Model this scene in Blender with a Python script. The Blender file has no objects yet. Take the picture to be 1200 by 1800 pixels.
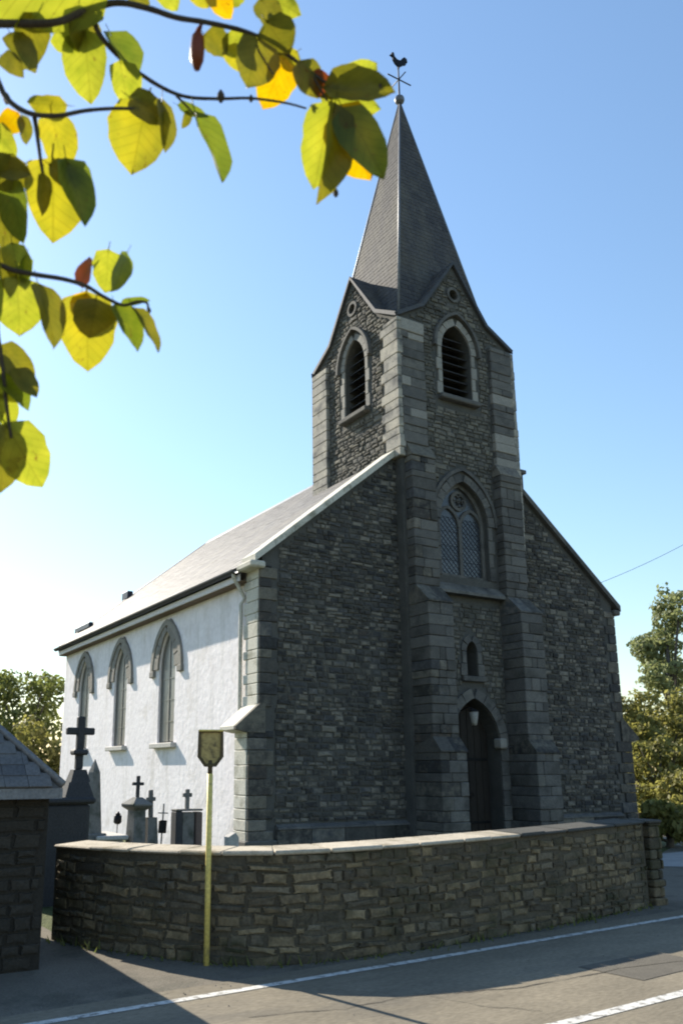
import bpy, bmesh, math, random
import numpy as np
from mathutils import Vector, Matrix
from mathutils.geometry import tessellate_polygon

random.seed(7)
SC = bpy.context.scene
COL = SC.collection

# ------------------------------------------------------------------ camera, sky, sun, exposure
YAW, PITCH, FPX = 0.52725, 0.22716, 1476.46
CAM = Vector((-7.5537, -13.8169, 1.65))
cd = bpy.data.cameras.new("camera")
cam = bpy.data.objects.new("camera", cd)
COL.objects.link(cam)
cam.location = CAM
cam.rotation_euler = (math.pi / 2 + PITCH, 0, -YAW)
cd.sensor_fit = 'HORIZONTAL'
cd.sensor_width = 36
cd.lens = 36 * FPX / 1200
cd.shift_x = (600 - 499.38) / 1200
cd.shift_y = (1013.35 - 900) / 1200
cd.clip_start, cd.clip_end = 0.05, 3000
SC.camera = cam
cd.dof.use_dof = True
cd.dof.focus_distance = 20
cd.dof.aperture_fstop = 7
SC.cycles.filter_width = 2.0

SUN = Vector((-0.32, 1.46, 1.0)).normalized()          # towards the sun
EL = math.asin(SUN.z)
AZ = math.atan2(SUN.x, SUN.y)                           # clockwise from +Y
world = bpy.data.worlds.new("World")
SC.world = world
world.use_nodes = True
nt = world.node_tree
sky = nt.nodes.new('ShaderNodeTexSky')
sky.sky_type = 'NISHITA'
sky.sun_disc = False
sky.sun_elevation = EL
sky.sun_rotation = AZ
sky.altitude = 200
sky.air_density = 1.6
sky.dust_density = 0.4
sky.ozone_density = 4.5
nt.links.new(sky.outputs[0], nt.nodes['Background'].inputs[0])
nt.nodes['Background'].inputs[1].default_value = 0.102

sl = bpy.data.lights.new("sun", 'SUN')
sl.energy = 5.0
sl.angle = math.radians(0.53)
sl.color = (1.0, 0.91, 0.77)
so = bpy.data.objects.new("sun", sl)
COL.objects.link(so)
so.rotation_euler = SUN.to_track_quat('Z', 'Y').to_euler()
so.location = (-10, 40, 30)

SC.view_settings.view_transform = 'Standard'
SC.view_settings.look = 'None'
SC.view_settings.gamma = 1
SC.view_settings.use_curve_mapping = False
SC.view_settings.exposure = 1.0

# camera axes, used once to give the overhanging twigs their real positions near the photographer
FW = Vector((math.sin(YAW) * math.cos(PITCH), math.cos(YAW) * math.cos(PITCH), math.sin(PITCH)))
RT = Vector((math.cos(YAW), -math.sin(YAW), 0))
UP = RT.cross(FW)


# ------------------------------------------------------------------ materials
def new_mat(name):
    m = bpy.data.materials.new(name)
    m.use_nodes = True
    n = m.node_tree
    return m, n, n.nodes['Principled BSDF']


def N(n, t, **kw):
    x = n.nodes.new(t)
    for k, v in kw.items():
        if k.startswith('i_'):
            x.inputs[k[2:]].default_value = v
        else:
            setattr(x, k, v)
    return x


def math_n(n, op, a, b=None):
    x = n.nodes.new('ShaderNodeMath')
    x.operation = op
    for i, v in enumerate((a, b)):
        if v is None:
            continue
        if isinstance(v, (int, float)):
            x.inputs[i].default_value = v
        else:
            n.links.new(v, x.inputs[i])
    return x.outputs[0]


def surf(name, cols, rough=0.85, nscale=3.0, fine=40.0, rnd=0.6, bump=0.3, bdist=0.01, spec=0.3, blotch=None, metallic=0.0,
         stretch=None, mulamt=.5):
    """mottled surface: colour ramp driven by per-piece random + noise; fine noise bump"""
    m, n, b = new_mat(name)
    L = n.links.new
    tc = N(n, 'ShaderNodeNewGeometry')
    pos = tc.outputs['Position']
    if stretch:
        mp = N(n, 'ShaderNodeMapping')
        mp.inputs['Scale'].default_value = stretch
        L(pos, mp.inputs['Vector'])
        pos = mp.outputs[0]
    no = N(n, 'ShaderNodeTexNoise', i_Scale=nscale, i_Detail=6.0, i_Roughness=0.65)
    L(pos, no.inputs['Vector'])
    at = N(n, 'ShaderNodeAttribute', attribute_name='rnd')
    oi = N(n, 'ShaderNodeObjectInfo')
    r = math_n(n, 'FRACT', math_n(n, 'ADD', at.outputs['Fac'], oi.outputs['Random']))
    f = math_n(n, 'ADD', math_n(n, 'MULTIPLY', r, rnd), math_n(n, 'MULTIPLY', no.outputs['Fac'], 1 - rnd))
    cr = N(n, 'ShaderNodeValToRGB')
    el = cr.color_ramp.elements
    lo, hi = 0.5 - 0.25 * (1 - rnd) - 0.5 * rnd, 0.5 + 0.25 * (1 - rnd) + 0.5 * rnd
    while len(el) < len(cols):
        el.new(0.5)
    for i, c in enumerate(cols):
        el[i].position = lo + (hi - lo) * i / max(1, len(cols) - 1)
        el[i].color = (*c, 1)
    L(f, cr.inputs['Fac'])
    out = cr.outputs['Color']
    if blotch:
        bc, bs, lo_, hi_ = blotch
        n2 = N(n, 'ShaderNodeTexNoise', i_Scale=bs, i_Detail=5.0, i_Roughness=0.6)
        L(pos, n2.inputs['Vector'])
        mr = N(n, 'ShaderNodeMapRange')
        mr.inputs['From Min'].default_value = lo_
        mr.inputs['From Max'].default_value = hi_
        L(n2.outputs['Fac'], mr.inputs['Value'])
        mx = N(n, 'ShaderNodeMix', data_type='RGBA')
        L(mr.outputs['Result'], mx.inputs['Factor'])
        L(out, mx.inputs[6])
        mx.inputs[7].default_value = (*bc, 1)
        out = mx.outputs[2]
    n3 = N(n, 'ShaderNodeTexNoise', i_Scale=fine, i_Detail=4.0)
    L(pos, n3.inputs['Vector'])
    mxf = N(n, 'ShaderNodeMix', data_type='RGBA', blend_type='MULTIPLY')
    mxf.inputs['Factor'].default_value = mulamt
    rr = N(n, 'ShaderNodeMapRange')
    rr.inputs['From Min'].default_value = 0.3
    rr.inputs['From Max'].default_value = 0.7
    rr.inputs['To Min'].default_value = 0.55
    rr.inputs['To Max'].default_value = 1.3
    L(n3.outputs['Fac'], rr.inputs['Value'])
    L(out, mxf.inputs[6])
    L(rr.outputs['Result'], mxf.inputs[7])
    L(mxf.outputs[2], b.inputs['Base Color'])
    bp = N(n, 'ShaderNodeBump', i_Strength=bump, i_Distance=bdist)
    L(n3.outputs['Fac'], bp.inputs['Height'])
    L(bp.outputs['Normal'], b.inputs['Normal'])
    b.inputs['Roughness'].default_value = rough
    b.inputs['Specular IOR Level'].default_value = spec
    b.inputs['Metallic'].default_value = metallic
    return m


MAT = {}
MAT['rubble'] = surf('rubble_stone', [(.022, .021, .02), (.09, .085, .076), (.05, .048, .046), (.17, .155, .125), (.03, .03, .031), (.085, .085, .086), (.22, .2, .165), (.05, .048, .046), (.14, .11, .082)],
                     rough=.9, nscale=7, rnd=.7, bump=.6, bdist=.012, blotch=((.04, .04, .034), 1.1, .55, .75))
MAT['towerstone'] = surf('tower_rubble', [(.06, .058, .052), (.13, .12, .1), (.09, .085, .075), (.2, .185, .15), (.11, .105, .098), (.26, .24, .2)], rough=.9, nscale=7, rnd=.7, bump=.6, bdist=.012, blotch=((.06, .058, .05), 1.1, .55, .75))
MAT['mortar'] = surf('lime_mortar', [(.06, .06, .056), (.11, .107, .098)], rnd=0, nscale=2, bump=.5)
MAT['pale'] = surf('sunlit_limestone', [(.25, .235, .21), (.46, .42, .345), (.32, .3, .265), (.5, .46, .38)], rough=.88, nscale=5, rnd=.5, bump=.45, blotch=((.11, .11, .108), 2.2, .47, .68))  # side blocks of the tower, with sunlight put into the colour
MAT['belfry'] = surf('belfry_limestone', [(.17, .165, .155), (.32, .3, .265), (.23, .22, .2)], rough=.85, nscale=5, rnd=.55, bump=.35)
MAT['sunlit_lime'] = surf('sunlit_limewash', [(.46, .44, .37), (.6, .575, .5), (.52, .5, .43)], rough=.9, nscale=5, rnd=.4, bump=.35, blotch=((.27, .26, .2), 3, .52, .7))  # limewash tone raised by sunlight that is put into the colour
MAT['dressed'] = surf('dressed_bluestone', [(.06, .06, .06), (.155, .148, .135), (.095, .093, .09), (.21, .198, .17)], rough=.85, nscale=5, rnd=.55,
                      bump=.35, blotch=((.05, .049, .047), 1.6, .52, .72))
MAT['corner'] = surf('corner_stone', [(.055, .053, .05), (.13, .124, .112), (.085, .082, .078), (.17, .16, .137)], rough=.88, nscale=6, rnd=.6, bump=.5, blotch=((.045, .043, .038), 1.4, .5, .7))
MAT['wallstone'] = surf('boundary_stone', [(.05, .042, .03), (.17, .135, .083), (.09, .075, .053), (.25, .197, .12), (.062, .053, .04), (.14, .12, .086), (.21, .18, .132)], rough=.92, nscale=9,
                        rnd=.65, bump=.7, bdist=.012, blotch=((.045, .045, .024), 1.9, .47, .66))
MAT['wallmortar'] = surf('earthy_mortar', [(.06, .052, .038), (.11, .095, .068)], rnd=0, nscale=2.5, bump=.6)
MAT['shedwall'] = surf('dark_shed_stone', [(.022, .02, .017), (.045, .04, .033), (.03, .027, .023)], rough=.95, nscale=6, rnd=.6, bump=.6)
MAT['darkcoping'] = surf('dark_coping', [(.045, .046, .04), (.09, .085, .075)], rough=.95, rnd=.5, bump=.5)
MAT['coping'] = surf('pale_coping', [(.3, .26, .195), (.47, .415, .325), (.38, .335, .26)], rough=.9, rnd=.5, bump=.5, blotch=((.2, .17, .11), 4.0, .52, .7))
MAT['white'] = surf('white_limewash', [(.75, .71, .73), (.86, .82, .835)], rough=.9, nscale=2, fine=8, rnd=0, bump=.42, bdist=.025,
                    blotch=((.62, .575, .55), 1.4, .55, .78), mulamt=.14)
def stain(m, col, scale, lo, hi, amt, stretch):
    n = m.node_tree
    b = n.nodes['Principled BSDF']
    src = b.inputs['Base Color'].links[0].from_socket
    g = N(n, 'ShaderNodeNewGeometry')
    mp = N(n, 'ShaderNodeMapping')
    mp.inputs['Scale'].default_value = stretch
    n.links.new(g.outputs['Position'], mp.inputs['Vector'])
    no = N(n, 'ShaderNodeTexNoise', i_Scale=scale, i_Detail=6.0, i_Roughness=.7)
    n.links.new(mp.outputs[0], no.inputs['Vector'])
    r = N(n, 'ShaderNodeMapRange')
    r.inputs['From Min'].default_value = lo
    r.inputs['From Max'].default_value = hi
    r.inputs['To Max'].default_value = amt
    n.links.new(no.outputs['Fac'], r.inputs['Value'])
    mx = N(n, 'ShaderNodeMix', data_type='RGBA')
    n.links.new(r.outputs['Result'], mx.inputs['Factor'])
    n.links.new(src, mx.inputs[6])
    mx.inputs[7].default_value = (*col, 1)
    n.links.new(mx.outputs[2], b.inputs['Base Color'])


stain(MAT['white'], (.42, .4, .35), 2.2, .52, .75, .55, (1, 1, .12))
MAT['slate'] = surf('roof_slate', [(.06, .062, .068), (.125, .122, .122), (.09, .092, .097), (.15, .143, .135)], rough=.66, nscale=2, rnd=.7, bump=.25, spec=.3,
                    blotch=((.15, .14, .125), .9, .52, .72))
MAT['spire'] = surf('spire_slate', [(.046, .046, .052), (.088, .085, .085), (.068, .067, .072), (.118, .112, .106)], rough=.75, nscale=1.6, rnd=.6, bump=.2, spec=.15,
                    blotch=((.1, .088, .072), 1.0, .5, .75), stretch=(1, 1, .35))
MAT['verge'] = surf('verge_lead', [(.05, .055, .065), (.09, .095, .105)], rough=.7, rnd=0, spec=.25)
stain(MAT['slate'], (.2, .19, .165), 1.6, .5, .7, .6, (.3, 1, .3))
stain(MAT['spire'], (.15, .14, .115), 2.0, .5, .7, .6, (1, 1, .15))
MAT['lead'] = surf('lead_flashing', [(.12, .13, .15), (.2, .21, .23)], rough=.5, rnd=0, metallic=.4)
MAT['zinc'] = surf('dark_zinc', [(.03, .035, .05), (.05, .055, .07)], rough=.45, rnd=0, metallic=.5)
MAT['fascia'] = surf('white_fascia_paint', [(.62, .61, .64), (.7, .69, .72)], rough=.6, rnd=0, bump=.05)
MAT['soffit'] = surf('brown_soffit_wood', [(.12, .08, .05), (.17, .12, .08)], rough=.7, rnd=0)
MAT['glass'] = surf('leaded_glass', [(.035, .039, .045), (.08, .084, .092)], rough=.22, nscale=6, fine=5, rnd=.7, bump=.25, bdist=.02, spec=.5)
MAT['greyglass'] = surf('grey_protective_glazing', [(.17, .165, .155), (.23, .225, .215)], rough=.35, nscale=1.2, rnd=.2, bump=.03, spec=.5)
MAT['wood'] = surf('old_dark_wood', [(.018, .015, .013), (.035, .028, .022)], rough=.7, nscale=6, rnd=.5, stretch=(1, 1, .15))
MAT['louvre'] = surf('louvre_slat_wood', [(.025, .025, .027), (.05, .05, .052)], rough=.7, rnd=.4)
MAT['iron'] = surf('wrought_iron', [(.012, .012, .014), (.025, .025, .027)], rough=.55, rnd=0, metallic=.6)
MAT['darkstone'] = surf('bluestone', [(.03, .031, .034), (.055, .055, .058)], rough=.75, nscale=6, rnd=.2)
MAT['gravegrey'] = surf('weathered_gravestone', [(.1, .1, .1), (.18, .175, .165), (.13, .13, .13)], rough=.85, nscale=7, rnd=.4, blotch=((.06, .065, .05), 5, .5, .7))
MAT['archstone'] = surf('grey_brown_arch_stone', [(.17, .158, .14), (.26, .245, .22), (.21, .195, .175)], rough=.88, nscale=6, rnd=.4, bump=.3, blotch=((.16, .15, .13), 3, .5, .72))
MAT['gravepale'] = surf('pale_gravestone', [(.4, .38, .35), (.52, .5, .47)], rough=.85, nscale=7, rnd=.2)
MAT['gravered'] = surf('red_granite', [(.09, .065, .06), (.13, .095, .085)], rough=.4, nscale=30, rnd=.1)
MAT['asphalt'] = surf('asphalt', [(.12, .106, .08), (.225, .196, .146), (.17, .149, .112), (.245, .214, .162)], rough=.9, nscale=1.1, fine=45, rnd=0, bump=.6, bdist=.006, spec=.12,
                      blotch=((.1, .094, .084), .5, .52, .68), stretch=(.35, 1, 1))
MAT['apron'] = surf('worn_tarmac_apron', [(.11, .1, .083), (.165, .148, .12), (.135, .122, .1)], rough=.92, nscale=1.5, fine=60, rnd=0, bump=.7, bdist=.008, spec=.1,
                    blotch=((.09, .088, .07), 1.2, .52, .7))
MAT['paving'] = surf('pale_path_paving', [(.25, .25, .25), (.36, .355, .34)], rough=.9, nscale=2, rnd=0)
MAT['tar'] = surf('tar_crack', [(.03, .03, .03), (.05, .048, .045)], rough=.8, rnd=0)
MAT['patch'] = surf('road_patch', [(.1, .092, .078), (.14, .128, .105)], rough=.9, nscale=3, fine=90, rnd=0, bump=.6, bdist=.006, spec=.12)
MAT['grass'] = surf('churchyard_grass', [(.035, .05, .015), (.07, .085, .025), (.05, .065, .02)], rough=.95, nscale=1.5, fine=25, rnd=0, bump=.9, bdist=.05,
                    blotch=((.11, .1, .05), .4, .5, .7))
MAT['line'] = surf('white_road_paint', [(.45, .44, .41), (.66, .65, .61)], rough=.8, nscale=6, rnd=0, fine=60, blotch=((.2, .19, .17), 14, .52, .62))
MAT['signyellow'] = surf('yellow_post_paint', [(.6, .47, .12), (.72, .6, .2)], rough=.5, nscale=6, rnd=0, bump=.1, blotch=((.25, .2, .1), 9, .6, .75))
MAT['signback'] = surf('sign_plate_ochre', [(.36, .27, .1), (.46, .36, .15)], rough=.55, nscale=8, rnd=0, bump=.08, blotch=((.13, .1, .05), 14, .5, .7))
MAT['signframe'] = surf('sign_frame_brown', [(.06, .045, .02), (.09, .065, .03)], rough=.6, rnd=0, bump=.08)
MAT['bark'] = surf('smooth_dark_bark', [(.035, .028, .022), (.07, .058, .045)], rough=.85, nscale=30, fine=200, rnd=0, bump=.4, bdist=.002)
MAT['barkgrey'] = surf('grey_bark', [(.07, .06, .05), (.13, .115, .1)], rough=.9, nscale=4, rnd=0, bump=.6)


def leaf_mat(name, c1, c2, trans, rough=.45, veins=True):
    m, n, b = new_mat(name)
    L = n.links.new
    tc = N(n, 'ShaderNodeTexCoord')
    no = N(n, 'ShaderNodeTexNoise', i_Scale=3.0, i_Detail=5.0)
    oi = N(n, 'ShaderNodeObjectInfo')
    mp = N(n, 'ShaderNodeVectorMath', operation='ADD')
    L(tc.outputs['Object'], mp.inputs[0])
    cm = N(n, 'ShaderNodeCombineXYZ')
    L(math_n(n, 'MULTIPLY', oi.outputs['Random'], 37.0), cm.inputs[0])
    L(cm.outputs[0], mp.inputs[1])
    L(mp.outputs[0], no.inputs['Vector'])
    at = N(n, 'ShaderNodeAttribute', attribute_name='rnd')
    f = math_n(n, 'ADD', math_n(n, 'MULTIPLY', no.outputs['Fac'], .8), math_n(n, 'MULTIPLY', at.outputs['Fac'], .6))
    cr = N(n, 'ShaderNodeValToRGB')
    cr.color_ramp.elements[0].position = .3
    cr.color_ramp.elements[0].color = (*c1, 1)
    cr.color_ramp.elements[1].position = .7
    cr.color_ramp.elements[1].color = (*c2, 1)
    L(f, cr.inputs['Fac'])
    col = cr.outputs['Color']
    if veins:
        sp = N(n, 'ShaderNodeSeparateXYZ')
        L(tc.outputs['Object'], sp.inputs[0])
        ay = math_n(n, 'ABSOLUTE', sp.outputs[1])
        w = math_n(n, 'SUBTRACT', sp.outputs[0], math_n(n, 'MULTIPLY', ay, .75))
        fr = math_n(n, 'ABSOLUTE', math_n(n, 'SUBTRACT', math_n(n, 'FRACT', math_n(n, 'MULTIPLY', w, 7.0)), .5))
        v1 = math_n(n, 'LESS_THAN', fr, .055)
        v2 = math_n(n, 'LESS_THAN', ay, .014)
        vv = math_n(n, 'MULTIPLY', math_n(n, 'MAXIMUM', v1, v2), .3)
        mx = N(n, 'ShaderNodeMix', data_type='RGBA')
        L(vv, mx.inputs['Factor'])
        L(col, mx.inputs[6])
        mx.inputs[7].default_value = (c1[0] * .45, c1[1] * .4, c1[2] * .4, 1)
        # brown spots
        n4 = N(n, 'ShaderNodeTexNoise', i_Scale=9.0, i_Detail=2.0)
        L(mp.outputs[0], n4.inputs['Vector'])
        sp2 = N(n, 'ShaderNodeMapRange')
        sp2.inputs['From Min'].default_value = .68
        sp2.inputs['From Max'].default_value = .74
        L(n4.outputs['Fac'], sp2.inputs['Value'])
        mx2 = N(n, 'ShaderNodeMix', data_type='RGBA')
        L(math_n(n, 'MULTIPLY', sp2.outputs['Result'], .7), mx2.inputs['Factor'])
        L(mx.outputs[2], mx2.inputs[6])
        mx2.inputs[7].default_value = (.12, .06, .02, 1)
        col = mx2.outputs[2]
    L(col, b.inputs['Base Color'])
    b.inputs['Roughness'].default_value = rough
    b.inputs['Specular IOR Level'].default_value = .35
    tr = N(n, 'ShaderNodeBsdfTranslucent')
    hs = N(n, 'ShaderNodeHueSaturation', i_Saturation=1.1, i_Value=1.1)
    L(col, hs.inputs['Color'])
    L(hs.outputs[0], tr.inputs['Color'])
    ms = N(n, 'ShaderNodeMixShader')
    ms.inputs['Fac'].default_value = trans
    L(b.outputs[0], ms.inputs[1])
    L(tr.outputs[0], ms.inputs[2])
    L(ms.outputs[0], n.nodes['Material Output'].inputs['Surface'])
    return m


LEAF = {
    'yg': leaf_mat('leaf_yellow_green', (.19, .22, .03), (.34, .34, .05), .62),
    'y': leaf_mat('leaf_yellow', (.23, .23, .03), (.38, .33, .045), .6),
    'o': leaf_mat('leaf_orange', (.5, .27, .02), (.5, .36, .04), .6),
    'd': leaf_mat('leaf_shaded_olive', (.1, .105, .015), (.19, .17, .025), .55),  # darker copy: shadow from overlapping leaves put into the colour
    'g': leaf_mat('leaf_green', (.09, .13, .018), (.18, .21, .03), .55),
    'b': leaf_mat('leaf_reddish_brown', (.16, .045, .02), (.24, .07, .03), .35),
}
MAT['foliage_l'] = leaf_mat('left_tree_foliage', (.07, .095, .028), (.17, .19, .06), .5, .6, False)
MAT['foliage_r'] = leaf_mat('right_tree_foliage', (.14, .17, .07), (.27, .29, .14), .5, .6, False)
MAT['foliage_b'] = leaf_mat('bush_foliage', (.13, .135, .04), (.28, .265, .09), .52, .6, False)


# ------------------------------------------------------------------ mesh helpers
class MB:
    def __init__(s):
        s.v, s.f, s.r, s.sm = [], [], [], []

    def add(s, v, f, r=None, smooth=False):
        o = len(s.v)
        s.v += [tuple(p) for p in v]
        s.f += [tuple(i + o for i in q) for q in f]
        s.r += [random.random() if r is None else r] * len(f)
        s.sm += [smooth] * len(f)

    def box(s, a, b, r=None):
        (x0, y0, z0), (x1, y1, z1) = a, b
        s.add([(x0, y0, z0), (x1, y0, z0), (x1, y1, z0), (x0, y1, z0), (x0, y0, z1), (x1, y0, z1), (x1, y1, z1), (x0, y1, z1)],
              [(0, 3, 2, 1), (4, 5, 6, 7), (0, 1, 5, 4), (1, 2, 6, 5), (2, 3, 7, 6), (3, 0, 4, 7)], r)

    def hexa(s, pts, r=None):
        s.add(pts, [(0, 3, 2, 1), (4, 5, 6, 7), (0, 1, 5, 4), (1, 2, 6, 5), (2, 3, 7, 6), (3, 0, 4, 7)], r)

    def chbox(s, a, b, c, r=None):
        """box with chamfered edges"""
        bm = bmesh.new()
        bmesh.ops.create_cube(bm, size=1)
        for v in bm.verts:
            v.co = Vector([(a[i] + b[i]) / 2 + v.co[i] * (b[i] - a[i]) for i in range(3)])
        bmesh.ops.bevel(bm, geom=bm.edges[:], offset=c, segments=1, affect='EDGES')
        bm.verts.index_update()
        s.add([v.co[:] for v in bm.verts], [[v.index for v in f.verts] for f in bm.faces], r)
        bm.free()

    def prism(s, poly, fn, d0, d1, r=None):
        """polygon (2D, counter-clockwise seen from d0 side) extruded from depth d0 to d1 with fn(a,b,d)->xyz"""
        n = len(poly)
        v = [fn(a, b, d0) for a, b in poly] + [fn(a, b, d1) for a, b in poly]
        tri = tessellate_polygon([[Vector((a, b, 0)) for a, b in poly]])
        f = [tuple(t) for t in tri] + [tuple(i + n for i in reversed(t)) for t in tri]
        f += [(i, (i + 1) % n, n + (i + 1) % n, n + i) for i in range(n)]
        s.add(v, f, r)

    def holed(s, outer, holes, fn, d0, d1, r=None):
        loops = [outer] + holes
        flat = [p for l in loops for p in l]
        n = len(flat)
        tri = tessellate_polygon([[Vector((a, b, 0)) for a, b in l] for l in loops])
        v = [fn(a, b, d0) for a, b in flat] + [fn(a, b, d1) for a, b in flat]
        f = [tuple(t) for t in tri] + [tuple(i + n for i in reversed(t)) for t in tri]
        o = 0
        for l in loops:
            m = len(l)
            f += [(o + i, o + (i + 1) % m, n + o + (i + 1) % m, n + o + i) for i in range(m)]
            o += m
        s.add(v, f, r)

    def tube(s, pts, rad, seg=8, r=None, cap=True):
        pts = [Vector(p) for p in pts]
        if isinstance(rad, (int, float)):
            rad = [rad] * len(pts)
        v, f = [], []
        ref = Vector((0, 0, 1))
        for i, p in enumerate(pts):
            t = (pts[min(i + 1, len(pts) - 1)] - pts[max(i - 1, 0)]).normalized()
            if abs(t.dot(ref)) > .95:
                ref = Vector((1, 0, 0)) if abs(t.x) < .9 else Vector((0, 1, 0))
            a = t.cross(ref).normalized()
            b = t.cross(a)
            for k in range(seg):
                th = 2 * math.pi * k / seg
                v.append(p + (a * math.cos(th) + b * math.sin(th)) * rad[i])
        for i in range(len(pts) - 1):
            for k in range(seg):
                k2 = (k + 1) % seg
                f.append((i * seg + k, i * seg + k2, (i + 1) * seg + k2, (i + 1) * seg + k))
        if cap:
            f.append(tuple(range(seg))[::-1])
            f.append(tuple((len(pts) - 1) * seg + k for k in range(seg)))
        s.add(v, f, r, True)

    def band(s, curve, fn, w0, w1, d0, d1, r=None, closed=False):
        """rectangular section swept along a 2D curve: offset w0..w1 along the left normal, depth d0..d1"""
        n = len(curve)
        v = []
        for i in range(n):
            a = Vector(curve[i - 1] if (i or closed) else curve[0])
            b = Vector(curve[(i + 1) % n] if (i < n - 1 or closed) else curve[-1])
            t = (b - a).normalized()
            nn = Vector((-t.y, t.x))
            c = Vector(curve[i])
            for w, d in ((w0, d0), (w1, d0), (w1, d1), (w0, d1)):
                q = c + nn * w
                v.append(fn(q.x, q.y, d))
        f = []
        for i in range(n if closed else n - 1):
            j = (i + 1) % n
            for k in range(4):
                k2 = (k + 1) % 4
                f.append((i * 4 + k, j * 4 + k, j * 4 + k2, i * 4 + k2))
        if not closed:
            f += [(0, 1, 2, 3), ((n - 1) * 4 + 3, (n - 1) * 4 + 2, (n - 1) * 4 + 1, (n - 1) * 4)]
        s.add(v, f, r)

    def mesh(s, name):
        me = bpy.data.meshes.new(name)
        me.from_pydata([tuple(p) for p in s.v], [], s.f)
        at = me.attributes.new('rnd', 'FLOAT', 'FACE')
        at.data.foreach_set('value', s.r)
        me.polygons.foreach_set('use_smooth', s.sm)
        bm = bmesh.new()
        bm.from_mesh(me)
        bmesh.ops.recalc_face_normals(bm, faces=bm.faces[:])
        bm.to_mesh(me)
        bm.free()
        me.update()
        return me

    def build(s, name, mat, parent=None, kind=None):
        return link(name, s.mesh(name), mat, parent, kind)


def link(name, me, mat, parent=None, kind=None):
    o = bpy.data.objects.new(name, me)
    if mat is not None:
        me.materials.append(mat)
    COL.objects.link(o)
    if parent is not None:
        o.parent = parent
        if parent.parent is None:                        # geometry is in world space; a part's own frame is already the world's
            o.matrix_parent_inverse = Matrix.Translation(-Vector(parent.location))
    if kind:
        o['kind'] = kind
    return o


def thing(name, label, cat, loc=(0, 0, 0), group=None):
    o = bpy.data.objects.new(name, None)
    o.empty_display_size = .3
    COL.objects.link(o)
    o.location = loc
    o['label'], o['category'] = label, cat
    if group:
        o['group'] = group
    return o


def place(name, me, parent, matrix, mat=None):
    """an individual piece that shares its mesh; matrix is in world space"""
    o = bpy.data.objects.new(name, me)
    COL.objects.link(o)
    o.parent = parent
    if parent.parent is None:
        o.matrix_parent_inverse = Matrix.Translation(-Vector(parent.location))
    o.matrix_basis = matrix
    if mat is not None:
        o.material_slots[0].link = 'OBJECT'
        o.material_slots[0].material = mat
    return o


def arch(a, spring, apex, sill=None, n=8, cx=0.0):
    """pointed arch outline from right springing over the apex to left springing, closed down to the sill if given"""
    h = apex - spring
    c = (h * h - a * a) / (2 * a)
    R = a + c
    th = math.asin(min(1, h / R))
    right = [(cx - c + R * math.cos(th * i / n), spring + R * math.sin(th * i / n)) for i in range(n + 1)]
    left = [(2 * cx - x, z) for x, z in reversed(right[:-1])]
    pts = right + left
    if sill is not None:
        pts = [(cx + a, sill)] + pts + [(cx - a, sill)]
    return pts


FRONT = lambda y0: (lambda a, b, d: (a, y0 + d, b))          # a = x, b = z, d into the building
LEFT = lambda x0: (lambda a, b, d: (x0 + d, a, b))           # a = y, b = z, d into the building

# ------------------------------------------------------------------ stone templates (unit: x,z in +-0.5, y = 0 base .. -1 face)
TPL = []
for k in range(14):
    rg = random.Random(100 + k)
    out = []
    for sx, sz in ((-1, -1), (1, -1), (1, 1), (-1, 1)):
        cxx = rg.uniform(.02, .12)
        czz = rg.uniform(.04, .18)
        a, b = (sx * (.5 - cxx), sz * (.5 - rg.uniform(0, .04))), (sx * (.5 - rg.uniform(0, .02)), sz * (.5 - czz))
        out += [a, b] if sx * sz > 0 else [b, a]
    v = [(x, 0.25, z) for x, z in out] + [(x * rg.uniform(.95, .995), -rg.uniform(.5, .85), z * rg.uniform(.90, .98)) for x, z in out]
    v.append((rg.uniform(-.2, .2), -1, rg.uniform(-.2, .2)))
    f = [(i, (i + 1) % 8, 8 + (i + 1) % 8, 8 + i) for i in range(8)] + [(8 + i, 8 + (i + 1) % 8, 16) for i in range(8)]
    TPL.append((np.array(v), f))


def tpl_mesh(k, name, mat):
    b = MB()
    b.add([tuple(p) for p in TPL[k][0]], TPL[k][1], 0.0)
    me = b.mesh(name)
    me.materials.append(mat)
    return me


def merge(items, tpls):
    """items: (matrix, rnd, template index) -> one MB"""
    b = MB()
    for M, r, k in items:
        V, F = tpls[k]
        A = np.array(M)
        W = V @ A[:3, :3].T + A[:3, 3]
        b.add(W.tolist(), F, r)
    return b


def rows(ok, s0, s1, t0, t1, rh, rl, rg, gap=.008):
    """random coursed rubble as (s, t, w, h)"""
    res = []
    t = t0
    while t < t1 - .04:
        h = rg.uniform(*rh)
        s = s0 - rg.uniform(0, rl[0])
        while s < s1:
            w = rg.uniform(*rl)
            if rg.random() < .15:
                w *= 1.5
            hh = h
            for tw in (w, w * .6, w * .35):
                if all(ok(s + gap + a * (tw - 2 * gap), t + gap + b_ * (hh - 2 * gap)) for a in (0, .5, 1) for b_ in (0, 1)):
                    if rg.random() < .12 and hh > .12:
                        res.append((s + tw / 2, t + hh * .27, tw - gap, hh * .5 - gap))
                        res.append((s + tw / 2, t + hh * .76, tw - gap, hh * .5 - gap))
                    else:
                        res.append((s + tw / 2, t + hh / 2, tw - gap, hh - gap))
                    s += tw
                    break
            else:
                s += .05
        t += h
    return res


def frame_matrix(o, u, n, t, w, d, h, rot=0.0):
    """columns: x along the wall * w, y = inward normal * d, z = up * h"""
    u2 = u * math.cos(rot) + t * math.sin(rot)
    t2 = t * math.cos(rot) - u * math.sin(rot)
    M = Matrix.Identity(4)
    for i in range(3):
        M[i][0], M[i][1], M[i][2], M[i][3] = u2[i] * w, -n[i] * d, t2[i] * h, o[i]
    return M


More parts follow.
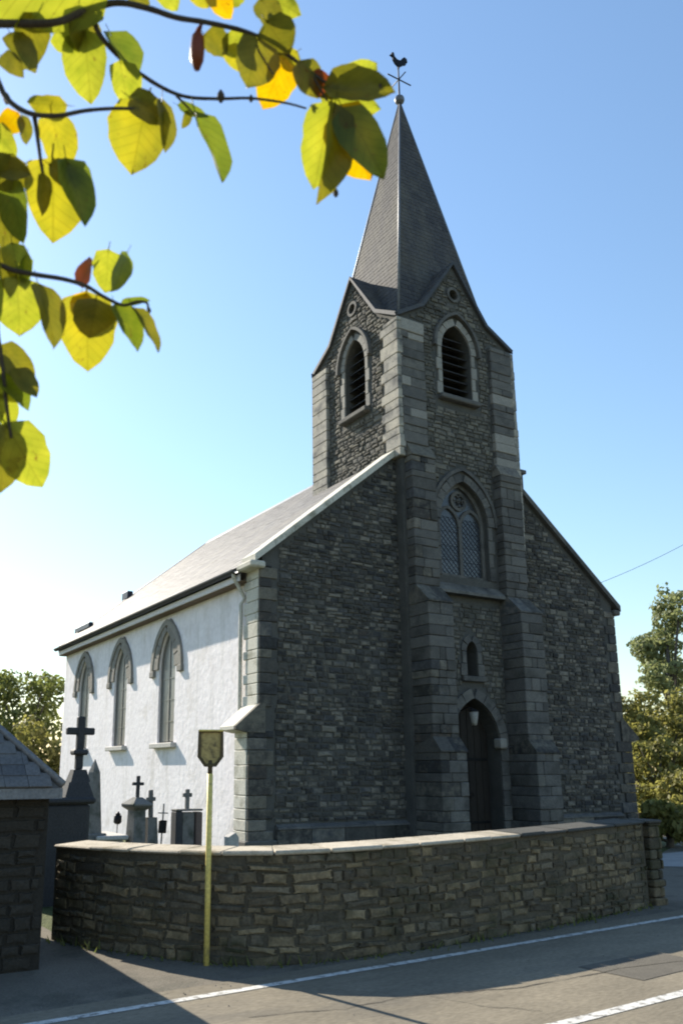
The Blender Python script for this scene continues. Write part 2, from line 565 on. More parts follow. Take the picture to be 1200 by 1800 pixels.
# ------------------------------------------------------------------ ground, road, sky-lit setting
def sheet(name, poly, z, mat, kind='structure'):
    b = MB()
    n = len(poly)
    tri = tessellate_polygon([[Vector((x, y, 0)) for x, y in poly]])
    b.add([(x, y, z) for x, y in poly], [tuple(t) for t in tri])
    o = b.build(name, mat, None, kind)
    bm = bmesh.new()
    bm.from_mesh(o.data)
    for f in bm.faces:
        if f.normal.z < 0:
            f.normal_flip()
    bm.to_mesh(o.data)
    bm.free()
    return o


EDGE = lambda x: -7.30 + .0666 * x            # centre of the white edge line
sheet('ground', [(-900, -900), (900, -900), (900, 900), (-900, 900)], -.012, MAT['grass'])
sheet('tarmac_apron', [(-40, EDGE(-40) + .3), (60, EDGE(60) + .3), (60, 6.0), (14, 3.0), (10.6, -.8), (2.9, -5.0), (2.6, -5.9), (2.2, -6.2), (-1, -6.8), (-3.3, -6.9), (-4.0, -6.4), (-4.9, -4.7),
                       (-5.0, -1.0), (-40, -3)], -.006, MAT['apron'])
sheet('road', [(-120, EDGE(-120) - 5.6), (120, EDGE(120) - 5.6), (120, EDGE(120) + .3), (-120, EDGE(-120) + .3)], 0.0, MAT['asphalt'])
sheet('near_verge', [(-120, EDGE(-120) - 9), (120, EDGE(120) - 9), (120, EDGE(120) - 5.6), (-120, EDGE(-120) - 5.6)], -.004, MAT['apron'])
sheet('side_path', [(6.0, -3.6), (7.0, -4.6), (30, -3.4), (30, -.6), (8.0, -2.2)], -.001, MAT['paving'])


def strip(name, x0, x1, off, w, z, mat):
    b = MB()
    n = max(2, int((x1 - x0) / .5))
    v = []
    for i in range(n + 1):
        x = x0 + (x1 - x0) * i / n
        j0, j1 = random.uniform(-.005, .005), random.uniform(-.005, .005)
        v += [(x, EDGE(x) + off - w / 2 + j0, z), (x, EDGE(x) + off + w / 2 + j1, z)]
    b.add(v, [(2 * i, 2 * i + 2, 2 * i + 3, 2 * i + 1) for i in range(n)])
    return b.build(name, mat, None, 'structure')


strip('edge_line', -60, 60, 0, .085, .004, MAT['line'])
for k in range(-6, 8):
    strip('centre_line', -3.15 + k * 5.2, -.2 + k * 5.2, -1.96, .10, .004, MAT['line'])
def crack(name, pts, w, mat):
    b = MB()
    v = []
    rg_ = random.Random(len(pts) * 7 + int(pts[0][0] * 10))
    fine_pts = []
    for (xa, ya), (xb, yb) in zip(pts[:-1], pts[1:]):
        for k in range(6):
            t = k / 6
            fine_pts.append((xa + (xb - xa) * t + rg_.uniform(-.015, .015), ya + (yb - ya) * t + rg_.uniform(-.015, .015)))
    for x, y in fine_pts:
        ww = w * rg_.uniform(.3, 1.2)
        v += [(x, y - ww, .004), (x + ww * .4, y + ww, .004)]
    b.add(v, [(2 * i, 2 * i + 2, 2 * i + 3, 2 * i + 1) for i in range(len(fine_pts) - 1)])
    return b.build(name, mat, None, 'structure')


crack('road_crack', [(-4.6, -8.25), (-3.9, -8.42), (-3.3, -8.38), (-2.4, -8.62), (-1.2, -8.58), (.4, -8.75)], .006, MAT['tar'])
crack('road_crack', [(-3.2, -8.40), (-3.0, -8.9), (-2.7, -9.2)], .005, MAT['tar'])
crack('road_crack', [(-5.6, -8.4), (-4.9, -8.9), (-4.2, -9.1), (-3.4, -9.7)], .006, MAT['tar'])
sheet('road_patch', [(-1.45, -8.35), (-.35, -8.28), (-.3, -8.85), (-1.38, -8.95)], .004, MAT['patch'])
# gritty gutter along the edge of the carriageway
gv = MB()
rgg = random.Random(8)
for i in range(450):
    x = rgg.uniform(-6.5, 3.5)
    y = EDGE(x) + .10 + abs(rgg.gauss(0, .22)) if rgg.random() < .75 else EDGE(x) - abs(rgg.gauss(0, .7))
    r = rgg.uniform(.003, .008)
    a = rgg.uniform(0, 6.28)
    p = [(x + r * math.cos(a + k * 2.1), y + r * math.sin(a + k * 2.1), .001) for k in range(3)] + [(x, y, r * 1.3)]
    gv.add(p, [(0, 1, 3), (1, 2, 3), (2, 0, 3)])
gv.build('gravel', MAT['gravegrey'], None, 'stuff')

# ------------------------------------------------------------------ THE CHURCH
church = thing('church', 'dark stone church with pointed slate spire and whitewashed side wall', 'church')
W, LEN, ZE, K = 10.0, 13.2, 5.74, .814          # width, length, wall-head height, roof slope
roofz = lambda x: ZE + K * min(x, W - x)
TX0, TX1, TY0, TY1 = 3.3, 6.7, -.24, 3.16
TC = 5.0
STONES = []                                      # (matrix, rnd, tpl, size key)


def lay(rects, fn, n, u, depth=(.012, .04), rg=random, mt='rubble'):
    t = Vector((0, 0, 1))
    for s, z, w, h in rects:
        o = Vector(fn(s, z + rg.uniform(-.012, .012), 0))
        M = frame_matrix(o, Vector(u), Vector(n), t, w * rg.uniform(.9, 1.08), rg.uniform(*depth), h * rg.uniform(.8, 1.2), rg.uniform(-.07, .07))
        d = (o - CAM).length
        vis = max(.05, Vector(n).dot((CAM - o).normalized()))
        STONES.append((M, rg.random(), rg.randrange(len(TPL)), w * h * vis / d / d, mt))


# gable front: two wings beside the tower
for x0, x1, poly in ((0, 3.3, [(0, 0), (3.3, 0), (3.3, roofz(3.3)), (0, ZE)]), (6.7, 10, [(6.7, 0), (10, 0), (10, ZE), (6.7, roofz(6.7))])):
    b = MB()
    b.prism(poly, FRONT(0), 0, .5)
    b.build('front_wall', MAT['mortar'], church)
rgw = random.Random(21)
ok_l = lambda x, z: (.33 if z > 2.85 else .26) < x < 3.36 and .72 < z < roofz(x) - .10
ok_r = lambda x, z: 6.62 < x < (9.67 if z > 2.85 else 9.74) and .72 < z < roofz(x) - .10
lay(rows(ok_l, .3, 3.5, .72, 8.6, (.06, .135), (.09, .29), rgw), FRONT(0), (0, -1, 0), (1, 0, 0), rg=rgw)
lay(rows(ok_r, 6.5, 9.7, .72, 8.6, (.06, .135), (.09, .29), rgw), FRONT(0), (0, -1, 0), (1, 0, 0), rg=rgw)

# plinth
b = MB()
for x0, x1 in ((.3, 3.36), (6.64, 9.7)):
    x = x0
    while x < x1 - .05:
        w = min(random.uniform(.45, .8), x1 - x)
        if x1 - x - w < .2:
            w = x1 - x
        q = MB()
        q.chbox((x + .004, -.10, -.1), (x + w - .004, .05, .60), .012)
        q.build('plinth_stone', MAT['rubble'], church)
        q = MB()
        q.hexa([(x + .002, -.12, .602), (x + w - .002, -.12, .602), (x + w - .002, .02, .602), (x + .002, .02, .602),
                (x + .002, -.115, .635), (x + w - .002, -.115, .635), (x + w - .002, .02, .70), (x + .002, .02, .70)])
        q.build('plinth_cap', MAT['dressed'], church)
        x += w


def blocks(x0, x1, y0, y1, z0, z1, ch, split=True, name='quoin', mat='dressed', xv=0.0, yv=0.0, rg=random.Random(5)):
    """a pier of coursed blocks; each block is its own part; split piers mix rubble with dressed corner blocks"""
    z = z0
    i = 0
    while z < z1 - .02:
        h = min(ch * rg.uniform(.62, 1.18), z1 - z)
        if z1 - z - h < ch * .35:
            h = z1 - z
        cuts = [x0, x1 + xv * (i % 2)]
        if split:
            k = rg.choice((1, 2, 2, 3)) if mat == 'dressed' else rg.choice((1, 1, 2))
            f = sorted(rg.uniform(.28, .72) if k == 2 else (j + 1 + rg.uniform(-.2, .2)) / 3 for j in range(k - 1))
            cuts = [x0] + [x0 + (x1 - x0) * q for q in f] + [x1]
        for n, (a, c) in enumerate(zip(cuts[:-1], cuts[1:])):
            q = MB()
            j = rg.uniform(-.02, .012)
            q.chbox((a + .003, y0 + j, z + .003), (c - .003, y1 + yv * (i % 2), z + h - .003), .014)
            m = mat
            if mat == 'front':
                m = rg.choice(('dressed', 'dressed', 'belfry'))
            if mat == 'dressed' and split:
                m = rg.choice(('dressed', 'dressed', 'corner') if n == len(cuts) - 2 else (('dressed', 'corner') if x0 > 5 else ('rubble', 'rubble', 'corner')))
            q.build(name, MAT[m], church)
        z += h
        i += 1


def weathering(x0, x1, ytop, ybot, z0, z1):
    """sloped cap of a buttress, with a small drip"""
    q = MB()
    n = 2
    for k in range(n):
        a, c = x0 - .008 + (x1 - x0 + .016) * k / n + .001, x0 - .008 + (x1 - x0 + .016) * (k + 1) / n - .001
        q.hexa([(a, ybot - .02, z0), (c, ybot - .02, z0), (c, .1, z0), (a, .1, z0),
                (a, ybot - .02, z0 + .03), (c, ybot - .02, z0 + .03), (c, ytop, z1), (a, ytop, z1)])
    q.build('weathering', MAT['rubble'], church)


# angle buttresses of the tower, three stages
for x0, x1 in ((3.38, 4.04), (5.96, 6.62)):
    blocks(x0 - .01, x1 + .01, -1.04, .0, -.1, 2.0, .24)
    weathering(x0 - .01, x1 + .01, -.83, -1.04, 2.0, 2.30)
    blocks(x0, x1, -.84, .0, 1.99, 5.02, .23)
    weathering(x0, x1, -.48, -.84, 5.02, 5.42)
    blocks(x0, x1, -.48, .0, 5.0, 8.3, .23)
    weathering(x0, x1, -.33, -.48, 8.3, 8.62)
# upper clasping pilasters of the tower
for x0, x1 in ((3.3, 3.98), (6.02, 6.7)):
    blocks(x0, x1, -.34, -.2, 8.4, 11.62, .24, mat='front')
blocks(3.2, 3.36, -.337, .30, 8.30, 11.62, .29, split=False, mat='pale', yv=-.12)  # paler than the front blocks: sun on the left face put into the colour
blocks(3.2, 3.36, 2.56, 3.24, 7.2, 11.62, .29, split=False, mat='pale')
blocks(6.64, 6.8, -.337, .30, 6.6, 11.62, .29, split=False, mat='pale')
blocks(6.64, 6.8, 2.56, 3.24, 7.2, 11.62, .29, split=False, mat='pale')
# sloped base of the clasping corner on the north side, where the gable coping stops
q = MB()
q.chbox((6.74, -.05, 7.95), (7.17, .5, 8.66), .02)
q.build('kneeler', MAT['rubble'], church)
q = MB()
q.chbox((6.72, -.10, 8.662), (7.24, .55, 8.76), .015)
q.build('kneeler_cap', MAT['dressed'], church)

# facade corner buttresses, left and right (mirrored)
for mir in (0, 1):
    X = (lambda x: W - x) if mir else (lambda x: x)
    rgq = random.Random(9 + mir)
    z = 2.8
    i = 0
    while z < 5.5:
        h = min(rgq.uniform(.17, .3), 5.52 - z)
        a, c = sorted((X(-.06), X(.20 + .12 * (i % 2))))
        q = MB()
        q.chbox((a, -.035, z + .004), (c, .03, z + h - .004), .012)
        q.build('quoin', MAT['rubble'], church)
        a, c = sorted((X(-.072), X(.2)))
        q = MB()
        q.chbox((a, .034, z + .004), (c, .62 - .1 * (i % 2), z + h - .004), .012)
        q.build('side_quoin', MAT['sunlit_lime'], church)  # limewashed side faces, their sunlit brightness also put into the colour
        z += h
        i += 1
    z = -.1
    while z < 2.3:
        h = min(rgq.uniform(.17, .3), 2.36 - z)
        a, c = sorted((X(-.28), X(.10 + .14 * (i % 2))))
        q = MB()
        q.chbox((a, -.04, z + .004), (c, .03, z + h - .004), .012)
        q.build('quoin', MAT['rubble'], church)
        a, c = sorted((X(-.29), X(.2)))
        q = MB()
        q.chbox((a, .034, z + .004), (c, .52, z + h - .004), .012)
        q.build('side_quoin', MAT['sunlit_lime'], church)  # same limewash with painted-in sun as the stage above
        z += h
        i += 1
    # weathering with a bold drip towards the side
    pr = [(-.30, 2.33), (.06, 2.33), (.06, 2.86), (-.055, 2.86), (-.55, 2.44), (-.55, 2.38)]
    pr = [(X(x), z) for x, z in pr]
    q = MB()
    q.prism(pr if not mir else pr[::-1], FRONT(-.05), 0, .09)
    q.build('weathering', MAT['rubble'], church)
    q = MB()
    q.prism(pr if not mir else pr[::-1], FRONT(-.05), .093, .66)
    q.build('weathering', MAT['sunlit_lime'], church)  # bright behind the dark front slice: lit and shaded sides put into colour
    q = MB()
    a, c = sorted((X(-.36), X(.3)))
    q.chbox((a, -.10, -.1), (c, .6, .42), .02)
    q.build('plinth_stone', MAT['corner'], church)

# ---- tower shell
front_poly = [(3.3, 0), (6.7, 0), (6.7, 11.7), (6.05, 12.12), (5.0, 13.55), (3.95, 12.12), (3.3, 11.7)]
door_h = arch(.70, 2.15, 3.15, -.05, 8, TC)
niche_h = arch(.15, 4.15, 4.38, 3.62, 4, TC + .02)
win_h = arch(.70, 7.05, 8.02, 5.78, 10, TC)
bel_h = arch(.45, 11.25, 11.9, 10.05, 8, TC)
ocu = [(TC + .13 * math.cos(a * math.pi / 5), 12.72 + .13 * math.sin(a * math.pi / 5)) for a in range(10)]
b = MB()
b.holed(front_poly, [door_h, niche_h, win_h, bel_h, ocu], FRONT(TY0), 0, .42)
b.build('tower_front_wall', MAT['mortar'], church)
YC = (TY0 + TY1) / 2
side_poly = [(TY0 + .01, 5.0), (TY1, 5.0), (TY1, 11.7), (TY1 - .65, 12.12), (YC, 13.55), (TY0 + .65, 12.12), (TY0 + .01, 11.7)]
bel_s = arch(.42, 11.2, 11.85, 9.92, 8, YC - .06)
ocs = [(YC + .13 * math.cos(a * math.pi / 5), 12.72 + .13 * math.sin(a * math.pi / 5)) for a in range(10)]
b = MB()
b.holed(side_poly, [bel_s, ocs], LEFT(TX0 - .004), 0, .42)
b.build('tower_side_wall', MAT['mortar'], church)
b = MB()
b.prism(side_poly, LEFT(TX1 + .004), -.42, 0)
b.build('tower_side_wall', MAT['mortar'], church)
b = MB()
b.prism([(3.3, 5), (6.7, 5), (6.7, 11.7), (6.05, 12.12), (5.0, 13.55), (3.95, 12.12), (3.3, 11.7)], FRONT(TY1 - .4), 0, .398)
b.build('tower_rear_wall', MAT['mortar'], church)
# floor and dark lining inside the belfry so that daylight does not pass through
b = MB()
b.box((3.74, .2, 8.9), (6.26, 2.7, 9.0))
b.build('belfry_floor', MAT['wood'], church)


def inside(poly):
    def f(x, z):
        c = False
        n = len(poly)
        for i in range(n):
            (x1, z1), (x2, z2) = poly[i], poly[i - 1]
            if (z1 > z) != (z2 > z) and x < (x2 - x1) * (z - z1) / (z2 - z1) + x1:
                c = not c
        return c
    return f


def grow(poly, c, m):
    return [((x - c[0]) * m[0] + c[0], (z - c[1]) * m[1] + c[1]) for x, z in poly]


rgt = random.Random(33)
big = [inside(arch(.92, 2.15, 3.5, -.2, 8, TC)), inside(arch(.30, 4.15, 4.6, 3.45, 6, TC)), inside(arch(.96, 7.05, 8.4, 5.45, 10, TC)),
       inside(arch(.66, 11.25, 12.2, 9.85, 8, TC)), inside(grow(ocu, (TC, 12.72), (1.7, 1.7)))]
inp = inside(grow(front_poly, (5, 6), (.985, .985)))


def ok_t(x, z):
    if not inp(x, z) or any(g(x, z) for g in big):
        return False
    lim = (4.06, 5.94) if z < 8.62 else (4.0, 6.0) if z < 11.66 else (3.3, 6.7)
    if z > 12.0 and abs(x - 5) > (13.55 - z) / 1.362 - .1:
        return False
    return lim[0] < x < lim[1] and not (5.30 < z < 5.62)


lay(rows(ok_t, 3.3, 6.8, .1, 13.5, (.06, .13), (.09, .28), rgt), FRONT(TY0), (0, -1, 0), (1, 0, 0), rg=rgt, mt='towerstone')
bigs = [inside(arch(.64, 11.2, 12.15, 9.75, 8, YC - .06)), inside(grow(ocs, (YC, 12.72), (1.7, 1.7)))]


def ok_s(y, z):
    if any(g(y, z) for g in bigs):
        return False
    if z > 11.66:
        lim = (13.55 - z) / 1.362 - .1 if z > 12.0 else 1.6 - (z - 11.66) * 1.5
        return abs(y - YC) < lim
    return .32 < y < 2.54


lay(rows(ok_s, .1, 3.2, 6.8, 13.5, (.06, .13), (.09, .28), rgt), LEFT(TX0 - .004), (-1, 0, 0), (0, -1, 0), rg=rgt, mt='towerstone')


def voussoirs(a, spring, apex, fn, d0, d1, w, n, cx, mat='dressed', parent=None, name='voussoir'):
    pts = arch(a, spring, apex, None, n * 3, cx)
    for i in range(0, len(pts) - 1, 3):
        seg = pts[i:i + 4]
        q = MB()
        sh = random.uniform(-.008, .008)
        q.band(seg, fn, -.0, -w - random.uniform(0, .03), d0 + sh, d1)
        # small joint: scale the block slightly about its own centre
        c = Vector([sum(p[k] for p in q.v) / len(q.v) for k in range(3)])
        q.v = [tuple(c + (Vector(p) - c) * .975) for p in q.v]
        q.build(name, MAT[mat], parent or church)


def jambs(a, z0, z1, fn, d0, d1, w, cx, h=.3, mat='dressed', name='jamb_stone'):
    n = max(1, round((z1 - z0) / h))
    hh = (z1 - z0) / n
    for s in (-1, 1):
        for i in range(n):
            ww = w if i % 2 else w * 1.45
            xs = sorted((cx + s * a, cx + s * (a + ww)))
            za, zb = z0 + i * hh + .004, z0 + (i + 1) * hh - .004
            A = fn(xs[0] + .003, za, d0 + random.uniform(-.006, .006))
            B = fn(xs[1] - .003, zb, d1)
            q = MB()
            q.chbox([min(A[k], B[k]) for k in range(3)], [max(A[k], B[k]) for k in range(3)], .01)
            q.build(name, MAT[mat], church)


# ---- west door
TF = FRONT(TY0)
voussoirs(.70, 2.15, 3.15, TF, -.07, .2, .20, 5, TC)
jambs(.70, 0, 2.15, TF, -.05, .2, .16, TC, .31)
door = MB()
door.prism(arch(.69, 2.15, 3.14, .0, 8, TC), TF, .36, .40)
door_o = door.build('door', MAT['wood'], church)
for i in range(7):
    x0 = TC - .67 + i * 1.34 / 7
    x1 = x0 + 1.34 / 7
    mid = abs((x0 + x1) / 2 - TC)
    zt = 2.15 + .95 * math.sqrt(max(0, 1 - (min(.69, mid + .08) / .72) ** 1.6))
    q = MB()
    q.chbox((x0 + .006, TY0 + .325, .03), (x1 - .006, TY0 + .362, zt), .006)
    q.build('door_plank', MAT['wood'], door_o)
for z in (.55, 1.85):
    q = MB()
    q.chbox((TC - .62, TY0 + .31, z), (TC + .62, TY0 + .324, z + .06), .004)
    q.build('strap_hinge', MAT['iron'], door_o)
q = MB()
q.tube([(TC + .12 + .05 * math.cos(t), TY0 + .30, 1.15 + .05 * math.sin(t)) for t in [k * math.pi / 5 for k in range(11)]], .008, 6)
q.build('ring_handle', MAT['iron'], door_o)
q = MB()
q.chbox((TC - 1.0, -1.05, -.05), (TC + 1.0, TY0 + .3, .12), .02)
q.build('door_step', MAT['dressed'], church)
# pale carved corbel at the arch springing
for s in (-1, 1):
    q = MB()
    q.chbox((TC + s * .72 - .1, TY0 - .14, 2.1), (TC + s * .72 + .1, TY0 + .1, 2.32), .03)
    q.build('corbel', MAT['belfry'], church)

# small pale lantern on a bracket at the head of the door
q = MB()
q.tube([(4.60, TY0 - .02, 2.86), (4.66, TY0 - .18, 2.93), (4.72, TY0 - .31, 2.90)], .014, 6)
q.tube([(4.72, TY0 - .31, 2.84), (4.72, TY0 - .31, 2.87), (4.72, TY0 - .31, 2.90)], [.11, .08, .02], 8)
lan_o = q.build('door_lantern', MAT['iron'], church)
q = MB()
q.tube([(4.72, TY0 - .31, 2.56), (4.72, TY0 - .31, 2.62), (4.72, TY0 - .31, 2.835)], [.05, .07, .10], 8)
q.build('lantern_glass', MAT['belfry'], lan_o)

# ---- niche above the door
q = MB()
q.prism(grow(niche_h, (TC, 4), (1.02, 1.02)), TF, .30, .34)
q.build('niche_back', MAT['darkstone'], church)
voussoirs(.15, 4.15, 4.38, TF, -.04, .15, .13, 2, TC + .02)
jambs(.15, 3.62, 4.15, TF, -.04, .15, .13, TC + .02, .27)
q = MB()
q.chbox((TC - .3, TY0 - .1, 3.5), (TC + .34, TY0 + .1, 3.615), .015)
q.build('niche_sill', MAT['dressed'], church)

# ---- string course with sloped top under the big window
q = MB()
q.hexa([(4.05, -.44, 5.36), (5.95, -.44, 5.36), (5.95, -.1, 5.36), (4.05, -.1, 5.36), (4.05, -.44, 5.42), (5.95, -.44, 5.42), (5.95, -.2, 5.66), (4.05, -.2, 5.66)])
q.build('string_course', MAT['dressed'], church)

# ---- big west window with tracery
voussoirs(.70, 7.05, 8.02, TF, -.05, .2, .17, 6, TC)
jambs(.70, 5.78, 7.05, TF, -.03, .2, .13, TC, .32)
q = MB()
hood = arch(.90, 7.05, 8.27, None, 14, TC)
q.band(hood, TF, 0, -.08, -.07, .05)
q.build('hood_mould', MAT['dressed'], church)
win = MB()
win.band(win_h, TF, .0, .09, .12, .22)
win.box((TC - .70, TY0 + .10, 5.78), (TC + .70, TY0 + .24, 5.86))
win_o = win.build('window', MAT['dressed'], church)
tr = MB()
tr.box((TC - .045, TY0 + .13, 5.86), (TC + .045, TY0 + .22, 7.15))
for s in (-1, 1):
    sub = arch(.32, 7.0, 7.42, None, 8, TC + s * .34)
    tr.band(sub, TF, -.035, .04, .132, .216)
circ = [(TC + .2 * math.cos(t), 7.60 + .2 * math.sin(t)) for t in [k * math.pi / 9 for k in range(18)]]
tr.band(circ, TF, -.035, .035, .134, .214, closed=True)
for k in range(4):
    t = math.pi / 4 + k * math.pi / 2
    c = (TC + .1 * math.cos(t), 7.60 + .1 * math.sin(t))
    tr.band([(c[0] + .07 * math.cos(u), c[1] + .07 * math.sin(u)) for u in [j * math.pi / 5 for j in range(10)]], TF, -.016, .016, .14, .205, closed=True)
tr.build('tracery', MAT['dressed'], win_o)
for s in (-1, 1):
    for i in range(4):
        q = MB()
        za = 5.87 + i * .33
        q.box((TC + s * .335 - .28, TY0 + .17, za), (TC + s * .335 + .28, TY0 + .178, za + .32))
        q.build('pane', MAT['glass'], win_o)
for s_ in (-1, 1):
    q = MB()
    cx = TC + s_ * .335
    for k in range(-5, 16):
        for dr in (-1, 1):
            z0 = 5.87 + k * .13
            pts = [(cx - .28, z0), (cx + .28, z0 + .56)] if dr > 0 else [(cx + .28, z0), (cx - .28, z0 + .56)]
            (xa, za), (xb, zb) = pts
            ta, tb_ = max(0, (5.87 - za) / .56), min(1, (7.19 - za) / .56)
            if tb_ - ta > .05:
                A, B = (xa + (xb - xa) * ta, za + .56 * ta), (xa + (xb - xa) * tb_, za + .56 * tb_)
                q.band([A, B], TF, -.005, .005, .160 + .002 * dr, .169)
    q.build('lead_cames', MAT['zinc'], win_o)
q = MB()
q.prism(arch(.66, 7.2, 8.0, 7.19, 8, TC), TF, .18, .19)
q.build('pane', MAT['glass'], win_o)
q = MB()
q.box((4.1, TY0 + .425, 5.4), (5.9, TY0 + .45, 8.4))
q.build('window_backing', MAT['wood'], church)


# ---- belfry openings
def belfry(fn, cx, a, spring, apex, sill, ax):
    voussoirs(a, spring, apex, fn, -.05, .18, .15, 5, cx, 'belfry')
    jambs(a, sill, spring, fn, -.04, .18, .12, cx, .3, 'belfry')
    q = MB()
    q.band(arch(a + .2, spring - .03, apex + .26, None, 12, cx), fn, 0, -.07, -.12, .05)
    q.build('hood_mould', MAT['dressed'], church)
    A, B = fn(cx - a - .14, sill - .13, -.16), fn(cx + a + .14, sill - .01, .25)
    q = MB()
    q.chbox([min(A[k], B[k]) for k in range(3)], [max(A[k], B[k]) for k in range(3)], .02)
    q.build('belfry_sill', MAT['dressed'], church)
    n = 8
    for i in range(n):
        z = sill + .08 + i * (apex - sill - .2) / n
        hw = a - .01 if z < spring else a * math.sqrt(max(.05, 1 - ((z + .12 - spring) / (apex - spring)) ** 1.5)) - .01
        v = [fn(cx + sx * hw, z + dz, d) for dz, d in ((0, .10), (.02, .10), (.16, .30), (.14, .30)) for sx in (-1, 1)]
        q = MB()
        q.add(v, [(0, 1, 3, 2), (2, 3, 5, 4), (4, 5, 7, 6), (6, 7, 1, 0), (0, 2, 4, 6), (1, 7, 5, 3)])
        q.build('louvre', MAT['louvre'], church)
    A, B = fn(cx - a - .2, sill - .2, .43), fn(cx + a + .2, apex + .2, .46)
    q = MB()
    q.box([min(A[k], B[k]) for k in range(3)], [max(A[k], B[k]) for k in range(3)])
    q.build('belfry_backing', MAT['wood'], church)


belfry(TF, TC, .45, 11.25, 11.9, 10.05, 0)
belfry(LEFT(TX0 - .004), YC - .06, .42, 11.2, 11.85, 9.92, 1)
for fn, c in ((TF, TC), (LEFT(TX0 - .004), YC)):
    ring = [(c + .13 * math.cos(t), 12.72 + .13 * math.sin(t)) for t in [k * math.pi / 6 for k in range(12)]]
    q = MB()
    q.band(ring, fn, -.07, .0, -.04, .1, closed=True)
    q.build('oculus', MAT['dressed'], church)

# ---- spire: cross gables with flared feet and a pyramid
PROF = [(-.16, 11.68), (.0, 11.76), (.70, 12.17), (1.7, 13.58)]     # distance from wall face, height


EAVE = [(-.10, 11.70)] + PROF[1:]
OUT = 1.77


def gable_roof(along):
    """the two gablets on opposite faces, each cut off along its valleys"""
    dz = .003 if along == 'y' else 0
    P = (lambda r, w, z: (5 + r, YC + w, z + dz)) if along == 'x' else (lambda r, w, z: (5 + w, YC + r, z + dz))
    for s_ in (-1, 1):
        b = MB()
        for t_ in (-1, 1):
            v = []
            for d, z in EAVE:
                inn = max(0.0, 1.7 - d) - .02
                for r, zz in ((inn, z), (OUT, z), (OUT, z - .08), (inn, z - .08)):
                    v.append(P(s_ * r, t_ * (1.7 - d), zz))
            n = len(EAVE)
            f = []
            for i in range(n - 1):
                for k in range(4):
                    k2 = (k + 1) % 4
                    f.append((i * 4 + k, i * 4 + 4 + k, i * 4 + 4 + k2, i * 4 + k2))
            b.add(v, f)
        b.build('gablet_roof', MAT['spire'], church)
        top = [(d - 1.7, z) for d, z in EAVE]
        top = top + [(-a, z) for a, z in reversed(top[:-1])]
        q = MB()
        q.band(top, lambda a, z, d: P(s_ * (OUT - .02 + d), a, z + .004), -.07, .018, 0, .04)
        q.build('verge_board', MAT['verge'], church)


gable_roof('x')
gable_roof('y')
SB, ST, ZB = 1.43, 19.5, 11.9
b = MB()
b.add([(5 - SB, YC - SB, ZB), (5 + SB, YC - SB, ZB), (5 + SB, YC + SB, ZB), (5 - SB, YC + SB, ZB), (5, YC, ST)],
      [(0, 1, 4), (1, 2, 4), (2, 3, 4), (3, 0, 4), (3, 2, 1, 0)])
b.build('spire', MAT['spire'], church)


def slates(o, u, t, n, width_fn, length, sw, sh, rg, thick=.008, tilt=.03):
    """overlapping slates on a slope: o foot centre, u along, t up the slope, n outward; width_fn(s)->(min,max) along u"""
    items = []
    r = 0
    s = 0.0
    while s < length - sh * .3:
        a, b_ = width_fn(s)
        a2, b2 = width_fn(min(length, s + sh))
        x0, x1 = max(a, a2), min(b_, b2)
        x = x0 - (sw / 2 if r % 2 else 0)
        while x < x1:
            xa, xb = max(x, x0), min(x + sw, x1)
            if xb - xa > sw * .2:
                hgt = sh * 1.25 if s + sh * 1.3 < length else length - s
                c = o + u * ((xa + xb) / 2) + t * (s + hgt / 2) + n * (.012 + rg.uniform(0, .003))
                tt = (t - n * (tilt * .7)).normalized()
                nn = u.cross(tt).normalized()
                if nn.dot(n) < 0:
                    nn = -nn
                M = Matrix.Identity(4)
                for i in range(3):
                    M[i][0], M[i][1], M[i][2], M[i][3] = u[i] * (xb - xa - .004), nn[i] * thick, tt[i] * hgt, c[i]
                items.append((M, rg.random(), 0))
            x += sw
        s += sh
        r += 1
    return items


STPL = [(np.array([(-.5, -1, -.5), (.5, -1, -.5), (.5, 1, -.5), (-.5, 1, -.5), (-.5, -1, .5), (.5, -1, .5), (.5, .6, .5), (-.5, .6, .5)]),
         [(0, 1, 2, 3), (3, 2, 6, 7), (0, 3, 7, 4), (1, 5, 6, 2)])]
SL = []
rgs = random.Random(3)
C0 = Vector((5, YC, 0))
for ux, uy in ((1, 0), (0, 1), (-1, 0), (0, -1)):
    u = Vector((ux, uy, 0))
    out = Vector((uy, -ux, 0))
    foot = C0 + out * SB + Vector((0, 0, ZB))
    tip = Vector((5, YC, ST))
    t = (tip - foot)
    ln = t.length
    t.normalize()
    n = u.cross(t).normalized()
    if n.dot(out) < 0:
        n = -n
    SL += slates(foot, u, t, n, lambda s: (-SB * (1 - s / ln), SB * (1 - s / ln)), ln - .15, .17, .13, rgs)
merge(SL, STPL).build('spire_slates', MAT['spire'], church, 'stuff')
# gablet slates
SG = []
for ax in (0, 1):
    for s in (-1, 1):
        for e in (-1, 1):
            for (d0, z0), (d1, z1) in zip(PROF[1:-1], PROF[2:]):
                a0, a1 = 1.7 - d0, 1.7 - d1
                if ax == 0:
                    foot, top, u = Vector((5, YC + s * a0, z0)), Vector((5, YC + s * a1, z1)), Vector((e, 0, 0))
                else:
                    foot, top, u = Vector((5 + s * a0, YC, z0 + .003)), Vector((5 + s * a1, YC, z1 + .003)), Vector((0, e, 0))
                t = top - foot
                ln = t.length
                t.normalize()
                n = u.cross(t).normalized()
                if n.z < 0:
                    n = -n
                SG += slates(foot, u, t, n, lambda q: (max(0, a0 + (a1 - a0) * q / ln), 1.74), ln, .17, .13, rgs)
merge(SG, STPL).build('gablet_slates', MAT['spire'], church, 'stuff')
